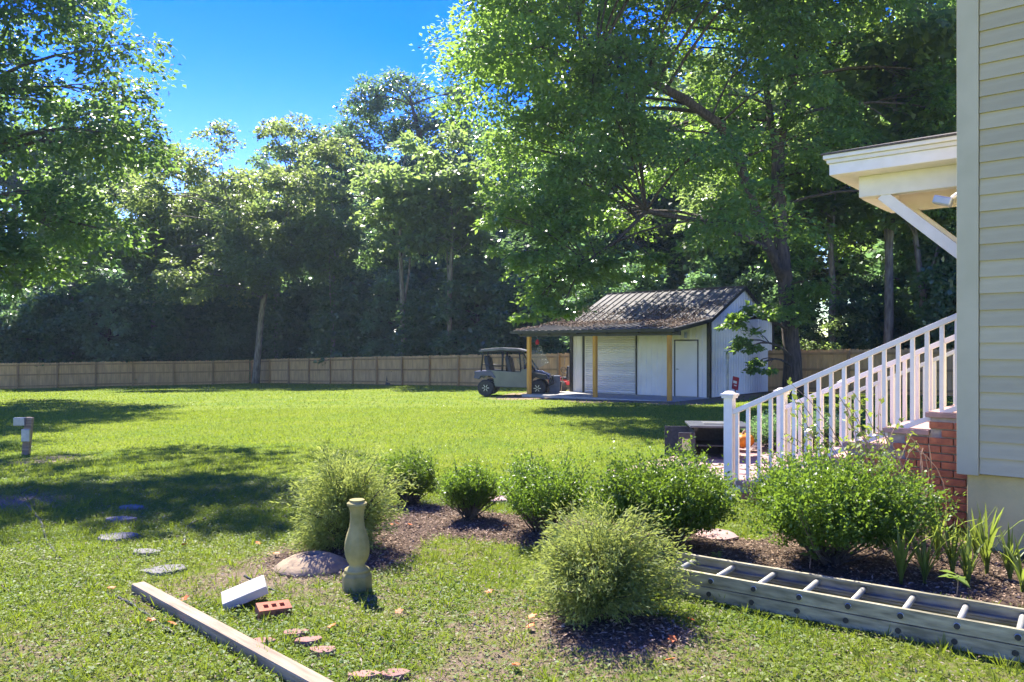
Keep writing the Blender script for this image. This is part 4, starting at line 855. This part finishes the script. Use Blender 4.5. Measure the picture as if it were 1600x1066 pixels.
n_ = 260000; x_, y_ = scatter(n_, 3.2, 10); k = keep_grass(x_, y_, .92); k &= (fbm(x_ * 2.2, y_ * 2.2, 14) + rng.normal(0, .45, n_)) > -.15; x_, y_ = x_[k], y_[k]; k = len(x_)
C = np.stack([x_, y_, gz(x_, y_) + rng.uniform(.003, .03, k)], 1); D = rng.normal(0, 1, (k, 3)); D[:, 2] = rng.normal(.15, .25, k)
tag(link('ground_cover_weeds', leaves('ground_cover_weeds', C, D, rng.normal(0, .35, (k, 3)) + (0, 0, 1), (wl_ := .008 + .025 * rng.random(k) ** 1.6), wl_ * rng.uniform(.45, .75, k)), M['weed']), 'small broad leaved weeds matted through the near lawn', 'weeds', kind='stuff')
n_ = 60000; x_, y_ = scatter(n_, 3.3, 9); k = (mulch_f(x_, y_) + .35 * np.clip(dirt_f(x_, y_) - .35, 0, 1) + rng.normal(0, .12, n_)) > .42; x_, y_ = x_[k], y_[k]; k = len(x_)
C = np.stack([x_, y_, gz(x_, y_) + rng.uniform(.0, .018, k)], 1); D = rng.normal(0, 1, (k, 3)) * (1, 1, .25)
tag(link('mulch_chips', leaves('mulch_chips', C, D, rng.normal(0, .4, (k, 3)) + (0, 0, 1), rng.uniform(.015, .045, k), rng.uniform(.007, .018, k)), M['chips']), 'dark bark mulch and dry leaf bits under the shrubs', 'mulch', kind='stuff')

n_ = 60000; x_, y_ = scatter(n_, 3.2, 9.5); k = (fbm(x_ * 2.6, y_ * 2.6, 15) + rng.normal(0, .5, n_) + .8 * dirt_f(x_, y_)) > .35; x_, y_ = x_[k], y_[k]; k = len(x_)
C = np.stack([x_, y_, gz(x_, y_) + rng.uniform(.002, .022, k)], 1); D = rng.normal(0, 1, (k, 3)) * (1, 1, .25)
M['thatch'] = leafmat('dry_thatch', (.16, .11, .07), (.5, .41, .3), (.25, .2, .14), .2, .7, .2)
tag(link('dry_thatch', leaves('dry_thatch', C, D, rng.normal(0, .4, (k, 3)) + (0, 0, 1), rng.uniform(.012, .04, k), rng.uniform(.004, .012, k)), M['thatch']), 'dry straw and leaf bits lying through the near lawn', 'thatch', kind='stuff')
n_ = 2600; x_, y_ = scatter(n_, 3.3, 12); k = keep_grass(x_, y_, .9); x_, y_ = x_[k], y_[k]; x_ = np.repeat(x_, 9); y_ = np.repeat(y_, 9); k = len(x_); x_ = x_ + rng.normal(0, .012, k); y_ = y_ + rng.normal(0, .012, k)
D = rng.normal(0, .45, (k, 3)); D[:, 2] = 1
tag(link('grass_tufts', leaves('grass_tufts', np.stack([x_, y_, gz(x_, y_) - .005], 1), D, rng.normal(0, 1, (k, 3)), rng.uniform(.04, .11, k), rng.uniform(.004, .008, k)), M['grass']), 'taller uncut grass tufts in the near lawn', 'grass', kind='stuff')
# ------------------------------------------------------------------ haze
m = bpy.data.materials.new('haze_air'); m.use_nodes = True; nt = m.node_tree; nt.nodes.clear()
mo = nt.nodes.new('ShaderNodeOutputMaterial'); pvn = nt.nodes.new('ShaderNodeVolumePrincipled')
pvn.inputs['Color'].default_value = (.6, .78, 1, 1); pvn.inputs['Density'].default_value = .0004; pvn.inputs['Anisotropy'].default_value = .3
nt.links.new(pvn.outputs[0], mo.inputs['Volume'])
hz_ = MB().box((0, 50, 14), (300, 170, 36)).build('haze', m); tag(hz_, kind='stuff')
scene.cycles.volume_bounces = 0
